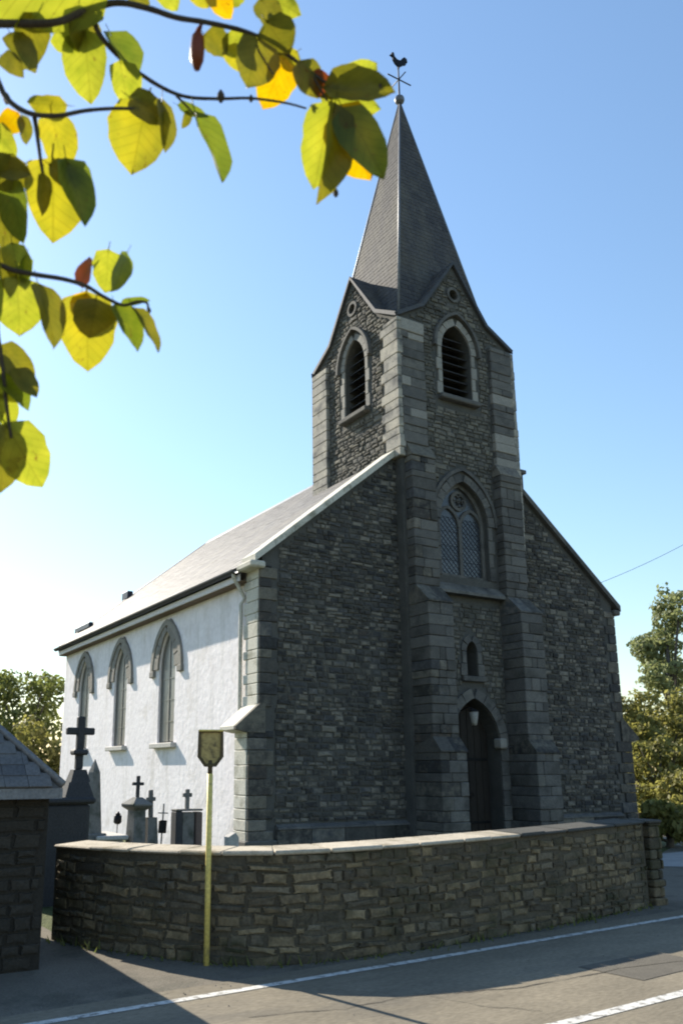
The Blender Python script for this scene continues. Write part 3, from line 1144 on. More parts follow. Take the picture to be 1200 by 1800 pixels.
# lead hips
for sx, sy in ((-1, -1), (1, -1), (1, 1), (-1, 1)):
    q = MB()
    q.tube([(5 + sx * (SB + .01), YC + sy * (SB + .01), ZB), (5 + sx * .02, YC + sy * .02, ST - .05)], [.035, .025], 6)
    q.build('lead_hip', MAT['lead'], church)
# weathervane
vane = MB()
vane.tube([(5, YC, ST - .4), (5, YC, ST + .05), (5, YC, 20.72)], [.035, .028, .018], 8)
vane_o = vane.build('weathervane', MAT['iron'], church)
q = MB()
for i in range(6):
    t0 = -math.pi / 2 + math.pi * i / 6
    t1 = -math.pi / 2 + math.pi * (i + 1) / 6
    q.tube([(5, YC, ST + .1 + .14 * math.sin(t0)), (5, YC, ST + .1 + .14 * math.sin(t1))], [max(.004, .14 * math.cos(t0)), max(.004, .14 * math.cos(t1))], 12, cap=False)
q.build('vane_ball', MAT['lead'], vane_o)
q = MB()
q.tube([(4.62, YC, 20.27), (5.42, YC, 20.27)], .018, 6)
q.tube([(5, YC - .3, 20.27), (5, YC + .3, 20.27)], .016, 6)
q.build('crossbar', MAT['iron'], vane_o)
rooster = [(-.30, .14), (-.24, .17), (-.235, .24), (-.20, .27), (-.16, .25), (-.14, .16), (-.05, .10), (.06, .11), (.13, .20), (.22, .30), (.31, .27), (.33, .16),
           (.27, .17), (.27, .06), (.19, .02), (.10, -.06), (.03, -.11), (.015, -.2), (-.015, -.2), (-.02, -.11), (-.12, -.06), (-.19, .03), (-.21, .12)]
q = MB()
q.prism(rooster, lambda a, z, d: (5 + a * .95, YC + d, 20.8 + z), -.025, .025)
q.build('weathercock', MAT['iron'], vane_o)

# ---- nave side wall (south), white, with three pointed windows
WY = [4.62, 7.84, 11.06]
holes = [arch(.49, 4.0, 4.88, 2.27, 8, y) for y in WY]
b = MB()
b.holed([(.5, 0), (LEN, 0), (LEN, 5.62), (.5, 5.62)], holes, LEFT(0), 0, .5)
b.build('side_wall', MAT['white'], church)
b = MB()
b.box((W - .5, .5, 0), (W, LEN, 5.62))
b.build('side_wall', MAT['white'], church)
b = MB()
b.prism([(.5, 0), (W - .5, 0), (W - .5, 5.9), (5, 9.6), (.5, 5.9)], FRONT(LEN - .5), 0, .49)
b.build('rear_wall', MAT['white'], church)
LF = LEFT(0)
for y in WY:
    wn = MB()
    wn.band(arch(.49, 4.0, 4.88, 2.27, 8, y), LF, .0, .05, .05, .13)
    wo = wn.build('window', MAT['greyglass'], church)
    q = MB()
    q.prism(arch(.44, 4.0, 4.82, 2.3, 8, y), LF, .08, .09)
    q.build('pane', MAT['greyglass'], wo)
    q = MB()
    q.box((.06, y - .02, 2.3), (.078, y + .02, 4.75))
    for z in (2.75, 3.25, 3.75):
        q.box((.065, y - .45, z), (.0775, y + .45, z + .02))
    q.build('glazing_bar', MAT['greyglass'], wo)
    q = MB()
    q.chbox((-.13, y - .66, 2.15), (.16, y + .68, 2.265), .015)
    q.build('window_sill', MAT['gravepale'], wo)
    # stone arch band and projecting hood
    voussoirs(.49, 4.0, 4.88, LF, -.045, .16, .31, 4, y, 'archstone', wo)
    q = MB()
    hd = arch(.80, 3.98, 5.02, None, 10, y)
    q.band(hd, LF, 0, -.14, -.065, .02)
    for s in (-1, 1):
        q.chbox((-.075, y + s * .84 - .13, 3.84), (.02, y + s * .84 + .13, 3.99), .015)
    q.build('hood_mould', MAT['archstone'], wo)

# ---- nave roof
b = MB()
SLOPE = math.hypot(1, K)
for mir in (0, 1):
    X = (lambda x: W - x) if mir else (lambda x: x)
    b = MB()
    pts = [(-.24, roofz(0) - K * .24 - .02), (5.0, roofz(5) - .02), (5.0, roofz(5) - .14), (-.24, roofz(0) - K * .24 - .14)]
    poly = [(X(x), z) for x, z in pts]
    b.prism(poly, FRONT(.42), 0, LEN - .42 + .12)
    b.build('nave_roof', MAT['slate'], church)
    # slates
    u = Vector((0, 1, 0))
    foot = Vector((X(-.26), 0, roofz(0) - K * .26))
    t = Vector(((-1 if mir else 1), 0, K)).normalized()
    n = u.cross(t).normalized()
    if n.z < 0:
        n = -n
    sl = slates(foot, u, t, n, lambda s: (.44, LEN + .12), 5.26 * SLOPE, .26, .19, rgs, tilt=.02)
    merge(sl, STPL).build('nave_slates', MAT['slate'], church, 'stuff')
    # raised gable coping, front and rear
    for y0, y1, seg, mt, up in ((-.12, .44, 8, 'coping' if not mir else 'dressed', .13), (LEN + .0, LEN + .22, 7, 'zinc', .05)):
        e0, e1 = -.22, (3.36 if y0 < 0 else 5.0)
        for i in range(seg):
            a = e0 + (e1 - e0) * i / seg + .004
            c = e0 + (e1 - e0) * (i + 1) / seg - .004
            q = MB()
            pr = [(X(a), roofz(0) + K * a - .02), (X(c), roofz(0) + K * c - .02), (X(c), roofz(0) + K * c + up), (X(a), roofz(0) + K * a + up)]
            q.prism(pr, FRONT(y0), 0, y1 - y0)
            q.build('gable_coping', MAT['corner' if mir else 'sunlit_lime'] if y0 < 0 else MAT[mt], church)  # left slope bright, right slope dark: sun and shade put into the colour
    # kneeler at the foot of the coping
    q = MB()
    a, c = sorted((X(-.31 if not mir else -.2), X(.02)))
    q.chbox((a, -.125, 5.44), (c, .50, 5.575), .03)
    q.build('kneeler', MAT['sunlit_lime'] if not mir else MAT['corner'], church)  # left block carries sunlight in its colour, right block stays dark
    # eaves: fascia, soffit, gutter
    ex = -.22
    q = MB()
    a, c = sorted((X(ex - .02), X(ex + .02)))
    q.box((a, .52, 5.28), (c, LEN + .1, 5.47))
    q.build('fascia_board', MAT['fascia'], church)
    q = MB()
    a, c = sorted((X(ex + .02), X(0.0)))
    q.box((a, .52, 5.26), (c, LEN + .1, 5.29))
    q.build('soffit', MAT['soffit'], church)
    q = MB()
    prof = [(-.08 * math.cos(k * math.pi / 8), -.08 * math.sin(k * math.pi / 8)) for k in range(9)]
    inn = [(x * .85, z * .85) for x, z in reversed(prof)]
    pr = [(X(ex - .10 + x), 5.49 + z) for x, z in prof + inn]
    q.prism(pr, FRONT(.50), 0, LEN - .35)
    q.build('gutter', MAT['zinc'], church)
    q = MB()
    q.tube([(X(ex - .10), .60, 5.45), (X(ex - .08), .62, 5.36), (X(-.02), .68, 4.98), (X(-.09), .70, 4.85), (X(-.09), .70, 3.0), (X(-.09), .70, .1)], .042, 8)
    q.build('downpipe', MAT['zinc'] if mir else MAT['sunlit_lime'], church)  # left pipe painted in its sunlit tone, right pipe plain zinc
# ridge tiles
for i in range(22):
    y0 = 3.2 + i * (LEN - 3.2) / 22
    q = MB()
    w = .17
    q.add([(5 - w, y0, 9.81 - w * K + .03), (5, y0, 9.86), (5 + w, y0, 9.81 - w * K + .03),
           (5 - w, y0 + .44, 9.81 - w * K + .03), (5, y0 + .44, 9.86), (5 + w, y0 + .44, 9.81 - w * K + .03),
           (5 - w, y0, 9.81 - w * K), (5 + w, y0, 9.81 - w * K), (5 - w, y0 + .44, 9.81 - w * K), (5 + w, y0 + .44, 9.81 - w * K)],
          [(0, 1, 4, 3), (1, 2, 5, 4), (0, 3, 8, 6), (2, 7, 9, 5), (6, 8, 9, 7), (0, 6, 7, 2, 1), (3, 4, 5, 9, 8)])
    q.build('ridge_tile', MAT['lead'], church)
# dark lead cheek and raised snow board near the far verge
q = MB()
q.chbox((1.92, LEN - .15, roofz(1.92) + .05), (2.12, LEN + .42, roofz(2.12) + .16), .02)
q.build('verge_stop', MAT['zinc'], church)
q = MB()
q.chbox((.35, LEN - 1.1, roofz(.35) + .06), (.5, LEN + .45, roofz(.5) + .12), .02)
q.build('snow_board', MAT['zinc'], church)
# chancel, lower and behind the nave, with a cross on its gable
b = MB()
b.prism([(2.2, 0), (7.8, 0), (7.8, 4.9), (5, 7.9), (2.2, 4.9)], FRONT(LEN), 0, 4.4)
b.build('chancel_wall', MAT['white'], church)
b = MB()
b.prism([(1.95, 4.72), (5, 7.98), (8.05, 4.72), (8.05, 4.84), (5, 8.12), (1.95, 4.84)], FRONT(LEN + .24), 0, 4.3)
b.build('chancel_roof', MAT['slate'], church)

# ---- stones: the 300 that show largest as parts, the rest as one mass
STONES.sort(key=lambda s: -s[3])
TM = [tpl_mesh(k, 'stone', MAT['rubble']) for k in range(len(TPL))]
for M, r, k, _, mt in STONES[:300]:
    place('stone', TM[k], church, M, MAT[mt])
mb = merge([q[:3] for q in STONES[300:]], TPL)
ms = mb.build('rubble_stones', MAT['rubble'], church, 'stuff')
ms.data.materials.append(MAT['towerstone'])
nf = len(TPL[0][1])
ms.data.polygons.foreach_set('material_index', [1 if q[4] == 'towerstone' else 0 for q in STONES[300:] for _ in range(nf)])

# ------------------------------------------------------------------ boundary wall
ctrl = [(-4.72, -3.2), (-5.02, -4.8), (-4.72, -5.6), (-4.14, -6.56), (-3.75, -6.9), (-3.36, -7.04), (-2.6, -7.08), (-1.69, -7.04), (-.46, -6.90), (.8, -6.70), (2.05, -6.44)]
ctrl = [Vector((x, y, 0)) for x, y in ctrl[1:]]


def catmull(p, n=8):
    out = []
    for i in range(len(p) - 1):
        a, b_, c, d = p[max(i - 1, 0)], p[i], p[i + 1], p[min(i + 2, len(p) - 1)]
        for k in range(n):
            t = k / n
            out.append(.5 * ((2 * b_) + (c - a) * t + (2 * a - 5 * b_ + 4 * c - d) * t * t + (3 * b_ - a - 3 * c + d) * t ** 3))
    out.append(p[-1])
    return out


PL = catmull(ctrl)
SS = [0.0]
for a, c in zip(PL[:-1], PL[1:]):
    SS.append(SS[-1] + (c - a).length)
WLEN = SS[-1]


def at(s):
    s = min(max(s, 0), WLEN)
    for i in range(len(SS) - 1):
        if s <= SS[i + 1]:
            break
    k = (s - SS[i]) / (SS[i + 1] - SS[i])
    p = PL[i].lerp(PL[i + 1], k)
    a, c = PL[max(i - 1, 0)], PL[min(i + 2, len(PL) - 1)]
    t = (c - a).normalized()
    return p, t, Vector((t.y, -t.x, 0))       # point, tangent, outward (towards the road)


WH = lambda s: .875 + .11 * s / WLEN            # top of the stonework
bwall = thing('boundary_wall', 'low curved rubble stone wall with pale coping in front of the churchyard', 'wall', (PL[20].x, PL[20].y, 0))
b = MB()
v, f = [], []
ns = 60
for i in range(ns + 1):
    s = WLEN * i / ns
    p, t, o = at(s)
    h = WH(s)
    v += [p + Vector((0, 0, -.1)), p + Vector((0, 0, h)), p - o * .34 + Vector((0, 0, h)), p - o * .34 + Vector((0, 0, -.1))]
for i in range(ns):
    for k in range(4):
        k2 = (k + 1) % 4
        f.append((i * 4 + k, i * 4 + k2, i * 4 + 4 + k2, i * 4 + 4 + k))
f += [(0, 1, 2, 3), (ns * 4, ns * 4 + 3, ns * 4 + 2, ns * 4 + 1)]
b.add(v, f)
core = b.build('wall_core', MAT['wallmortar'], bwall)
rgb = random.Random(77)
ws = rows(lambda s, z: .02 < s < WLEN - .02 and -.02 < z < WH(s) + .004, 0, WLEN, -.02, 1.0, (.05, .12), (.09, .30), rgb, gap=.007)
WT = [tpl_mesh(k, 'stone', MAT['wallstone']) for k in range(len(TPL))]
items = []
for s, z, w, h in ws:
    p, t, o = at(s)
    M = frame_matrix(p + Vector((0, 0, z + rgb.uniform(-.012, .012))), t, o, Vector((0, 0, 1)), w * rgb.uniform(.88, 1.06), rgb.uniform(.008, .04), h * rgb.uniform(.75, 1.15), rgb.uniform(-.10, .10))
    items.append((M, rgb.random(), rgb.randrange(len(TPL)), w * h / ((p - CAM).length ** 2)))
items.sort(key=lambda q: -q[3])
for M, r, k, _ in items[:300]:
    place('stone', WT[k], bwall, M)
if len(items) > 300:
    merge([q[:3] for q in items[300:]], TPL).build('small_stones', MAT['wallstone'], bwall, 'stuff')
s = 0.0
while s < WLEN - .05:
    ln = rgb.uniform(.38, .62)
    if WLEN - s - ln < .25:
        ln = WLEN - s
    pts = []
    j = rgb.uniform(-.008, .008)
    for ss in (s + .004, s + ln - .004):
        p, t, o = at(ss)
        h = WH(ss) + .002
        pts.append([p + o * (.05 + j) + Vector((0, 0, h)), p - o * .38 + Vector((0, 0, h)), p - o * .38 + Vector((0, 0, h + .05)), p + o * (.045 + j) + Vector((0, 0, h + .034 + j * .8))])
    q = MB()
    (a0, a1, a2, a3), (c0, c1, c2, c3) = pts
    bm = bmesh.new()
    vs = [bm.verts.new(x) for x in (a0, c0, c1, a1, a3, c3, c2, a2)]
    for fi in [(0, 3, 2, 1), (4, 5, 6, 7), (0, 1, 5, 4), (1, 2, 6, 5), (2, 3, 7, 6), (3, 0, 4, 7)]:
        bm.faces.new([vs[i] for i in fi])
    bmesh.ops.bevel(bm, geom=bm.edges[:], offset=.012, segments=1, affect='EDGES')
    bm.verts.index_update()
    q.add([x.co[:] for x in bm.verts], [[x.index for x in ff.verts] for ff in bm.faces])
    bm.free()
    q.build('coping_stone', MAT['darkcoping'] if at(s + .15)[0].x > -.52 else MAT['coping'], bwall)  # coping is darker along the right-hand stretch
    s += ln
# weeds along the foot of the wall
wd = MB()
for i in range(260):
    ss = rgb.uniform(.1, WLEN)
    p, t, o = at(ss)
    d = abs(rgb.gauss(0, .06)) + .03
    c = p + o * d
    h = rgb.uniform(.02, .07) * (1.6 if math.sin(ss * 3.1) > .4 else .7)
    a = rgb.uniform(0, 6.28)
    e = Vector((math.cos(a), math.sin(a), 0)) * .012
    l = Vector((rgb.uniform(-.05, .05), rgb.uniform(-.05, .05), h))
    wd.add([c - e, c + e, c + l], [(0, 1, 2)])
weeds = wd.build('wall_weeds', MAT['foliage_l'], None, 'stuff')

# gate pier at the right-hand end of the wall
pier = thing('gate_pier', 'short dark stone pier ending the boundary wall beside the bushes', 'pier', (2.24, -6.32, 0))
z = -.05
i = 0
while z < .96:
    h = min(rgb.uniform(.09, .16), .985 - z)
    cut = 2.1 + (.13 if i % 2 else .2)
    for a, c in ((2.09, cut), (cut, 2.31)):
        q = MB()
        q.chbox((a + .004, -6.50 + rgb.uniform(-.015, .015), z + .004), (c - .004, -6.16, z + h - .004), .015)
        q.build('stone', MAT['wallstone'], pier)
    z += h
    i += 1
q = MB()
q.chbox((2.06, -6.53, z + .002), (2.33, -6.13, z + .045), .015)
q.build('pier_cap', MAT['darkcoping'], pier)

# ------------------------------------------------------------------ sign
sx, sy = -4.17, -6.66
sign = thing('roadside_sign', 'ochre plate with tapered foot on a thin yellow post before the wall', 'sign', (sx, sy, 0))
q = MB()
q.tube([(sx, sy, -.1), (sx, sy, 1.62)], .026, 10)
q.build('post', MAT['signyellow'], sign)
q = MB()
q.tube([(sx, sy, 1.62), (sx, sy, 1.74)], .022, 10)
q.build('post_socket', MAT['signframe'], sign)
ca, sa = math.cos(-.42), math.sin(-.42)
SF = lambda a, z, d: (sx + a * ca - d * sa, sy + a * sa + d * ca, z)
plate = [(-.045, 1.70), (.045, 1.70), (.10, 1.775), (.10, 2.0), (-.10, 2.0), (-.10, 1.775)]
q = MB()
q.prism(plate, SF, -.012, .012)
po = q.build('sign_plate', MAT['signback'], sign)
q = MB()
q.band([(x, z) for x, z in plate], SF, -.020, .012, -.03, .03, closed=True)
q.build('plate_frame', MAT['signframe'], po)
q = MB()
q.chbox((sx - .112, sy - .05, 2.0), (sx + .112, sy + .05, 2.016), .004)
q.v = [SF(x - sx, z, y - sy) for x, y, z in q.v]
q.build('top_rail', MAT['signyellow'], po)

# ------------------------------------------------------------------ graves
def cross_mb(q, c, z0, h, w, th, arm=.68, flare=0.0):
    x, y = c
    q.chbox((x - th / 2, y - th / 2, z0), (x + th / 2, y + th / 2, z0 + h), th * .15)
    za = z0 + h * arm
    q.chbox((x - w / 2, y - th * .45, za - th / 2), (x + w / 2, y + th * .45, za + th / 2), th * .15)


def taper(q, x, y, z0, z1, a0, a1, b0, b1):
    q.hexa([(x - a0, y - b0, z0), (x + a0, y - b0, z0), (x + a0, y + b0, z0), (x - a0, y + b0, z0),
            (x - a1, y - b1, z1), (x + a1, y - b1, z1), (x + a1, y + b1, z1), (x - a1, y + b1, z1)])


# tall calvary monument beside the shed
mx, my = -4.14, -2.5
mon = thing('calvary_monument', 'tall dark stone monument topped by a cross beside the slate roofed shed', 'monument', (mx - .1, my, 0))
q = MB()
q.chbox((mx - .66, my - .2, -.05), (mx + .13, my + .2, 1.22), .03)
q.build('pedestal', MAT['darkstone'], mon)
q = MB()
q.chbox((mx - .68, my - .25, 1.222), (mx + .19, my + .25, 1.31), .03)
q.build('cornice', MAT['darkstone'], mon)
q = MB()
taper(q, mx - .02, my, 1.311, 1.50, .19, .13, .19, .13)
taper(q, mx, my, 1.501, 1.66, .13, .085, .13, .085)
q.build('stepped_base', MAT['darkstone'], mon)
q = MB()
cross_mb(q, (mx, my), 1.66, .70, .38, .095, .72)
q.chbox((mx - .10, my - .1, 1.85), (mx + .10, my + .1, 1.92), .02)
q.build('cross', MAT['darkstone'], mon)

# pale obelisk right of it
ox, oy = -2.95, .6
ob = thing('obelisk_grave', 'tall grey tapering gravestone standing just right of the dark monument', 'gravestone', (ox, oy, 0))
q = MB()
q.chbox((ox - .2, oy - .2, -.05), (ox + .2, oy + .2, .62), .02)
q.build('pedestal', MAT['gravegrey'], ob)
q = MB()
taper(q, ox, oy, .62, 1.62, .13, .07, .13, .07)
taper(q, ox, oy, 1.62, 1.84, .07, .003, .07, .003)
q.build('shaft', MAT['gravegrey'], ob)

# low pale tomb
tx, ty = -2.62, .9
tomb = thing('box_tomb', 'low pale stone tomb with a slab lid at the foot of the white wall', 'tomb', (tx, ty, 0))
q = MB()
q.chbox((tx - .22, ty - .5, -.05), (tx + .20, ty + .5, .50), .02)
q.build('chest', MAT['gravepale'], tomb)
q = MB()
q.chbox((tx - .29, ty - .57, .502), (tx + .27, ty + .57, .58), .02)
q.build('lid', MAT['gravepale'], tomb)

# grave lantern
lx, ly = -2.32, 1.1
lan = thing('grave_lantern', 'small dark round lantern on a thin stem before the white wall', 'lantern', (lx, ly, 0))
q = MB()
q.tube([(lx, ly, -.02), (lx, ly, .74)], .012, 6)
q.build('stem', MAT['gravepale'], lan)
q = MB()
q.tube([(lx, ly, .72), (lx, ly, .75), (lx, ly, .86), (lx, ly, .89)], [.04, .07, .07, .02], 10)
q.build('lamp_body', MAT['iron'], lan)
q = MB()
q.tube([(lx, ly, .885), (lx, ly, .91), (lx, ly, .94)], [.06, .03, .008], 8)
q.build('lamp_roof', MAT['iron'], lan)

# stone cross on a moulded pedestal
gx, gy = -2.22, .4
g1 = thing('grave_cross', 'tallest gravestone cross on a pedestal with moulded cap before the white wall', 'grave cross', (gx, gy, 0))
q = MB()
taper(q, gx, gy, -.05, .98, .13, .11, .13, .11)
q.build('pedestal', MAT['gravegrey'], g1)
q = MB()
taper(q, gx, gy, .98, 1.05, .11, .20, .11, .20)
q.chbox((gx - .2, gy - .2, 1.05), (gx + .2, gy + .2, 1.10), .015)
taper(q, gx, gy, 1.10, 1.2, .18, .06, .18, .06)
q.build('cap', MAT['gravegrey'], g1)
q = MB()
cross_mb(q, (gx, gy), 1.2, .36, .22, .055, .62)
q.build('cross', MAT['darkstone'], g1)

# narrow cross
hx, hy = -1.93, .4
g2 = thing('grave_cross', 'narrow grey stone cross on a slim block, right of the tallest cross', 'grave cross', (hx, hy, 0))
q = MB()
taper(q, hx, hy, -.05, .86, .12, .085, .1, .08)
q.build('pedestal', MAT['gravegrey'], g2)
q = MB()
cross_mb(q, (hx, hy), .86, .46, .17, .07, .66)
q.build('cross', MAT['gravegrey'], g2)

# thin iron cross
ix, iy = -1.72, .5
g3 = thing('iron_grave_cross', 'thin iron grave cross with a dark plaque, between stone crosses', 'grave cross', (ix, iy, 0))
q = MB()
q.tube([(ix, iy, -.05), (ix, iy, 1.08)], .014, 6)
q.tube([(ix - .09, iy, .92), (ix + .09, iy, .92)], .011, 6)
q.build('cross', MAT['gravegrey'], g3)
q = MB()
q.chbox((ix - .07, iy - .04, .58), (ix + .07, iy + .02, .80), .012)
q.build('plaque', MAT['iron'], g3)

# headstone with dark side slabs and a cross on top
kx, ky = -1.27, .4
g4 = thing('headstone', 'wide headstone with dark side slabs, grey panel and a cross on top', 'gravestone', (kx, ky, 0))
q = MB()
q.chbox((kx - .12, ky - .08, -.05), (kx + .12, ky + .08, .93), .015)
q.build('panel', MAT['gravegrey'], g4)
for s_, m_ in ((-1, 'darkstone'), (1, 'gravered')):
    q = MB()
    q.chbox((kx + s_ * .19 - .065, ky - .12, -.05), (kx + s_ * .19 + .065, ky + .12, .95 if s_ < 0 else .93), .015)
    q.build('side_slab', MAT[m_], g4)
q = MB()
q.chbox((kx - .255, ky - .13, .952), (kx + .255, ky + .13, .985), .01)
q.build('top_slab', MAT['gravegrey'], g4)
q = MB()
cross_mb(q, (kx, ky), .985, .34, .17, .07, .7)
q.build('cross', MAT['gravegrey'], g4)

# small pinkish headstone at the buttress
px_, py_ = -.80, -.45
g5 = thing('small_headstone', 'small pinkish headstone with sloped top beside the corner buttress', 'gravestone', (px_, py_, 0))
q = MB()
q.prism([(-.11, -.05), (.11, -.05), (.11, .54), (.04, .62), (-.11, .56)], lambda a, z, d: (px_ + a, py_ + d, z), -.06, .06)
q.build('slab', MAT['gravepale'], g5)
q = MB()
q.chbox((px_ - .16, py_ - .12, -.05), (px_ + .16, py_ + .12, .38), .015)
q.build('base', MAT['gravepale'], g5)

for o_, e_ in ((g1, (.0, .015, .2)), (g2, (.01, -.03, .1)), (g3, (0, .045, 0)), (ob, (.01, .012, .3)), (g5, (.04, -.05, .2)), (lan, (0, .03, 0))):
    o_.rotation_euler = e_

# ------------------------------------------------------------------ slate roofed shed at the left
shed = thing('shed', 'low stone shed with hipped blue slate roof left of the wall', 'shed', (-7.4, -4.3, 0))
X0, X1, Y0, Y1, ZEV = -9.6, -5.47, -6.08, -2.9, 1.50
b = MB()
b.holed([(X0, -.1), (X1, -.1), (X1, ZEV), (X0, ZEV)], [[(-8.3, -.09), (-6.05, -.09), (-6.05, 1.12), (-8.3, 1.12)]], FRONT(Y0), 0, .3)
b.build('front_wall', MAT['shedwall'], shed)
b = MB()
b.box((X1 - .3, Y0 + .302, -.1), (X1, Y1, ZEV))
b.box((X0, Y0 + .302, -.1), (X0 + .3, Y1, ZEV))
b.box((X0 + .302, Y1 - .3, -.1), (X1 - .302, Y1, ZEV))
b.build('side_wall', MAT['shedwall'], shed)
b = MB()
b.chbox((-8.35, Y0 - .03, 1.12), (-6.0, Y0 + .25, 1.26), .01)
b.build('lintel', MAT['wood'], shed)
rgh = random.Random(12)
rc = rows(lambda x, z: -6.0 < x < X1 - .01 and 0 < z < ZEV - .02, -6.0, X1, 0, ZEV, (.09, .15), (.15, .34), rgh)
rc += rows(lambda x, z: -8.3 < x < -6.0 and 1.27 < z < ZEV, -8.3, -6.0, 1.27, ZEV, (.09, .11), (.15, .34), rgh)
for s_, z, w, h in rc:
    M = frame_matrix(Vector((s_, Y0, z)), Vector((1, 0, 0)), Vector((0, -1, 0)), Vector((0, 0, 1)), w, rgh.uniform(.02, .035), h, rgh.uniform(-.03, .03))
    place('stone', WT[rgh.randrange(len(TPL))], shed, M, MAT['shedwall'])
OV = .2
ax0, ax1, ay0, ay1, zr0 = X0 - OV, X1 + .06, Y0 - OV, Y1 + OV, ZEV
hw = (ay1 - ay0) / 2
zrd = zr0 + hw * 1.03
ym = (ay0 + ay1) / 2
b = MB()
b.add([(ax0, ay0, zr0), (ax1, ay0, zr0), (ax1, ay1, zr0), (ax0, ay1, zr0), (ax0 + hw, ym, zrd), (ax1 - hw, ym, zrd)],
      [(0, 1, 5, 4), (1, 2, 5), (2, 3, 4, 5), (3, 0, 4), (3, 2, 1, 0)])
b.build('hipped_roof', MAT['slate'], shed)
t = Vector((0, hw, zrd - zr0))
ln = t.length
t.normalize()
sl = slates(Vector((0, ay0 - .015, zr0)), Vector((1, 0, 0)), t, Vector((0, -t.z, t.y)), lambda s: (ax0 + s / ln * hw, ax1 - s / ln * hw), ln, .2, .13, rgs)
t = Vector((-hw, 0, zrd - zr0)).normalized()
sl += slates(Vector((ax1 + .015, 0, zr0)), Vector((0, 1, 0)), t, Vector((t.z, 0, -t.x)), lambda s: (ay0 + s / ln * hw, ay1 - s / ln * hw), ln, .2, .13, rgs)
merge(sl, STPL).build('shed_slates', MAT['slate'], shed, 'stuff')
q = MB()
q.tube([(ax1, ay0, zr0 + .03), (ax1 - hw, ym, zrd + .03)], .035, 6)
q.build('hip_tile', MAT['lead'], shed)
q = MB()
q.box((ax0, ay0 - .005, zr0 - .09), (ax1 - .03, ay0 + .02, zr0 - .002))
q.box((ax1 - .028, ay0 - .005, zr0 - .09), (ax1, ay1, zr0 - .002))
q.build('fascia_board', MAT['lead'], shed)

# ------------------------------------------------------------------ background trees and bushes
def foliage(name, clumps, n, size, rg, mat, parent, kind=None):
    """leaf-sized faces spread through several uneven clumps (cx,cy,cz,rx,ry,rz)"""
    V, F, R = [], [], []
    tot = sum(c[3] * c[5] for c in clumps)
    for c in clumps:
        m = int(n * c[3] * c[5] / tot)
        tint = rg.uniform(0, .5)
        for _ in range(m):
            d = Vector((rg.gauss(0, 1), rg.gauss(0, 1), rg.gauss(0, 1))).normalized()
            rad = rg.uniform(.35, 1) ** .5 * (1 + .25 * math.sin(d.x * 5 + c[0] * 3) * math.cos(d.z * 6 + c[1]))
            p = Vector((c[0] + d.x * c[3] * rad, c[1] + d.y * c[4] * rad, c[2] + d.z * c[5] * rad))
            nn = (d + Vector((rg.gauss(0, .6), rg.gauss(0, .6), rg.gauss(0, .6)))).normalized()
            a = nn.orthogonal().normalized()
            b_ = nn.cross(a)
            th = rg.uniform(0, 6.28)
            a, b_ = a * math.cos(th) + b_ * math.sin(th), b_ * math.cos(th) - a * math.sin(th)
            s = size * rg.uniform(.6, 1.4)
            o = len(V)
            V += [p - a * s * .5, p + b_ * s * .32, p + a * s * .5 - nn * s * .12, p - b_ * s * .32]
            F.append((o, o + 1, o + 2, o + 3))
            R.append(min(1, max(0, tint + rg.uniform(-.15, .5))))
    me = bpy.data.meshes.new(name)
    me.from_pydata([v_[:] for v_ in V], [], F)
    me.attributes.new('rnd', 'FLOAT', 'FACE').data.foreach_set('value', R)
    return link(name, me, mat, parent, kind)


def tree(name, label, cat, x, y, trunk_h, trunk_r, clumps, n, size, mat, seed, group):
    rg = random.Random(seed)
    t = thing(name, label, cat, (x, y, 0), group)
    top = clumps[0]
    q = MB()
    q.tube([(x, y, -.1), (x + .05, y, trunk_h * .5), (x - .03, y + .05, trunk_h), (top[0], top[1], top[2])], [trunk_r * 1.25, trunk_r, trunk_r * .75, trunk_r * .25], 8)
    q.build('trunk', MAT['barkgrey'], t)
    for c in clumps[1:]:
        q = MB()
        z0 = min(trunk_h * rg.uniform(.6, 1.0), c[2] - .1)
        q.tube([(x, y, z0), (x * .5 + c[0] * .5, y * .5 + c[1] * .5, z0 * .45 + c[2] * .55), (c[0], c[1], c[2] + c[5] * .4)], [trunk_r * .5, trunk_r * .35, trunk_r * .12], 6)
        q.build('limb', MAT['barkgrey'], t)
    foliage('crown', clumps, n, size, rg, mat, t)
    return t


def clumpset(x, y, z0, z1, r, k, rg, narrow=.5):
    out = [(x, y, z0 + (z1 - z0) * .62, r * .55, r * .55, (z1 - z0) * .36)]
    for i in range(k):
        f = rg.random()
        z = z0 + (z1 - z0) * (.12 + .8 * f)
        rr = r * (1 - narrow * f)
        a = rg.uniform(0, 6.28)
        out.append((x + rr * .75 * math.cos(a), y + rr * .75 * math.sin(a), z, r * rg.uniform(.28, .45), r * rg.uniform(.28, .45), r * rg.uniform(.22, .38)))
    return out


G1 = 'trees beyond the church on the left'
rg = random.Random(50)
for i, (x, y, h, r, lab) in enumerate((
        (.45, 20.5, 5.5, 1.95, 'dark green tree right behind the far end of the white wall'),
        (-1.2, 22.5, 4.9, 1.5, 'rounded green tree above the slate roof of the shed'),
        (.2, 17.0, 3.2, 1.6, 'low yellowish green bush between shed roof and church'),
        (-4.4, 24.0, 5.6, 2.0, 'broad green tree partly hidden behind the leafy branch at left edge'))):
    tree('bush' if h < 4 else 'tree', lab, 'bush' if h < 4 else 'tree', x, y, h * .45, .12, clumpset(x, y, 0.2, h, r, 18, rg, .3), 5600, .19,
         MAT['foliage_l'] if i != 2 else MAT['foliage_b'], 60 + i, G1)

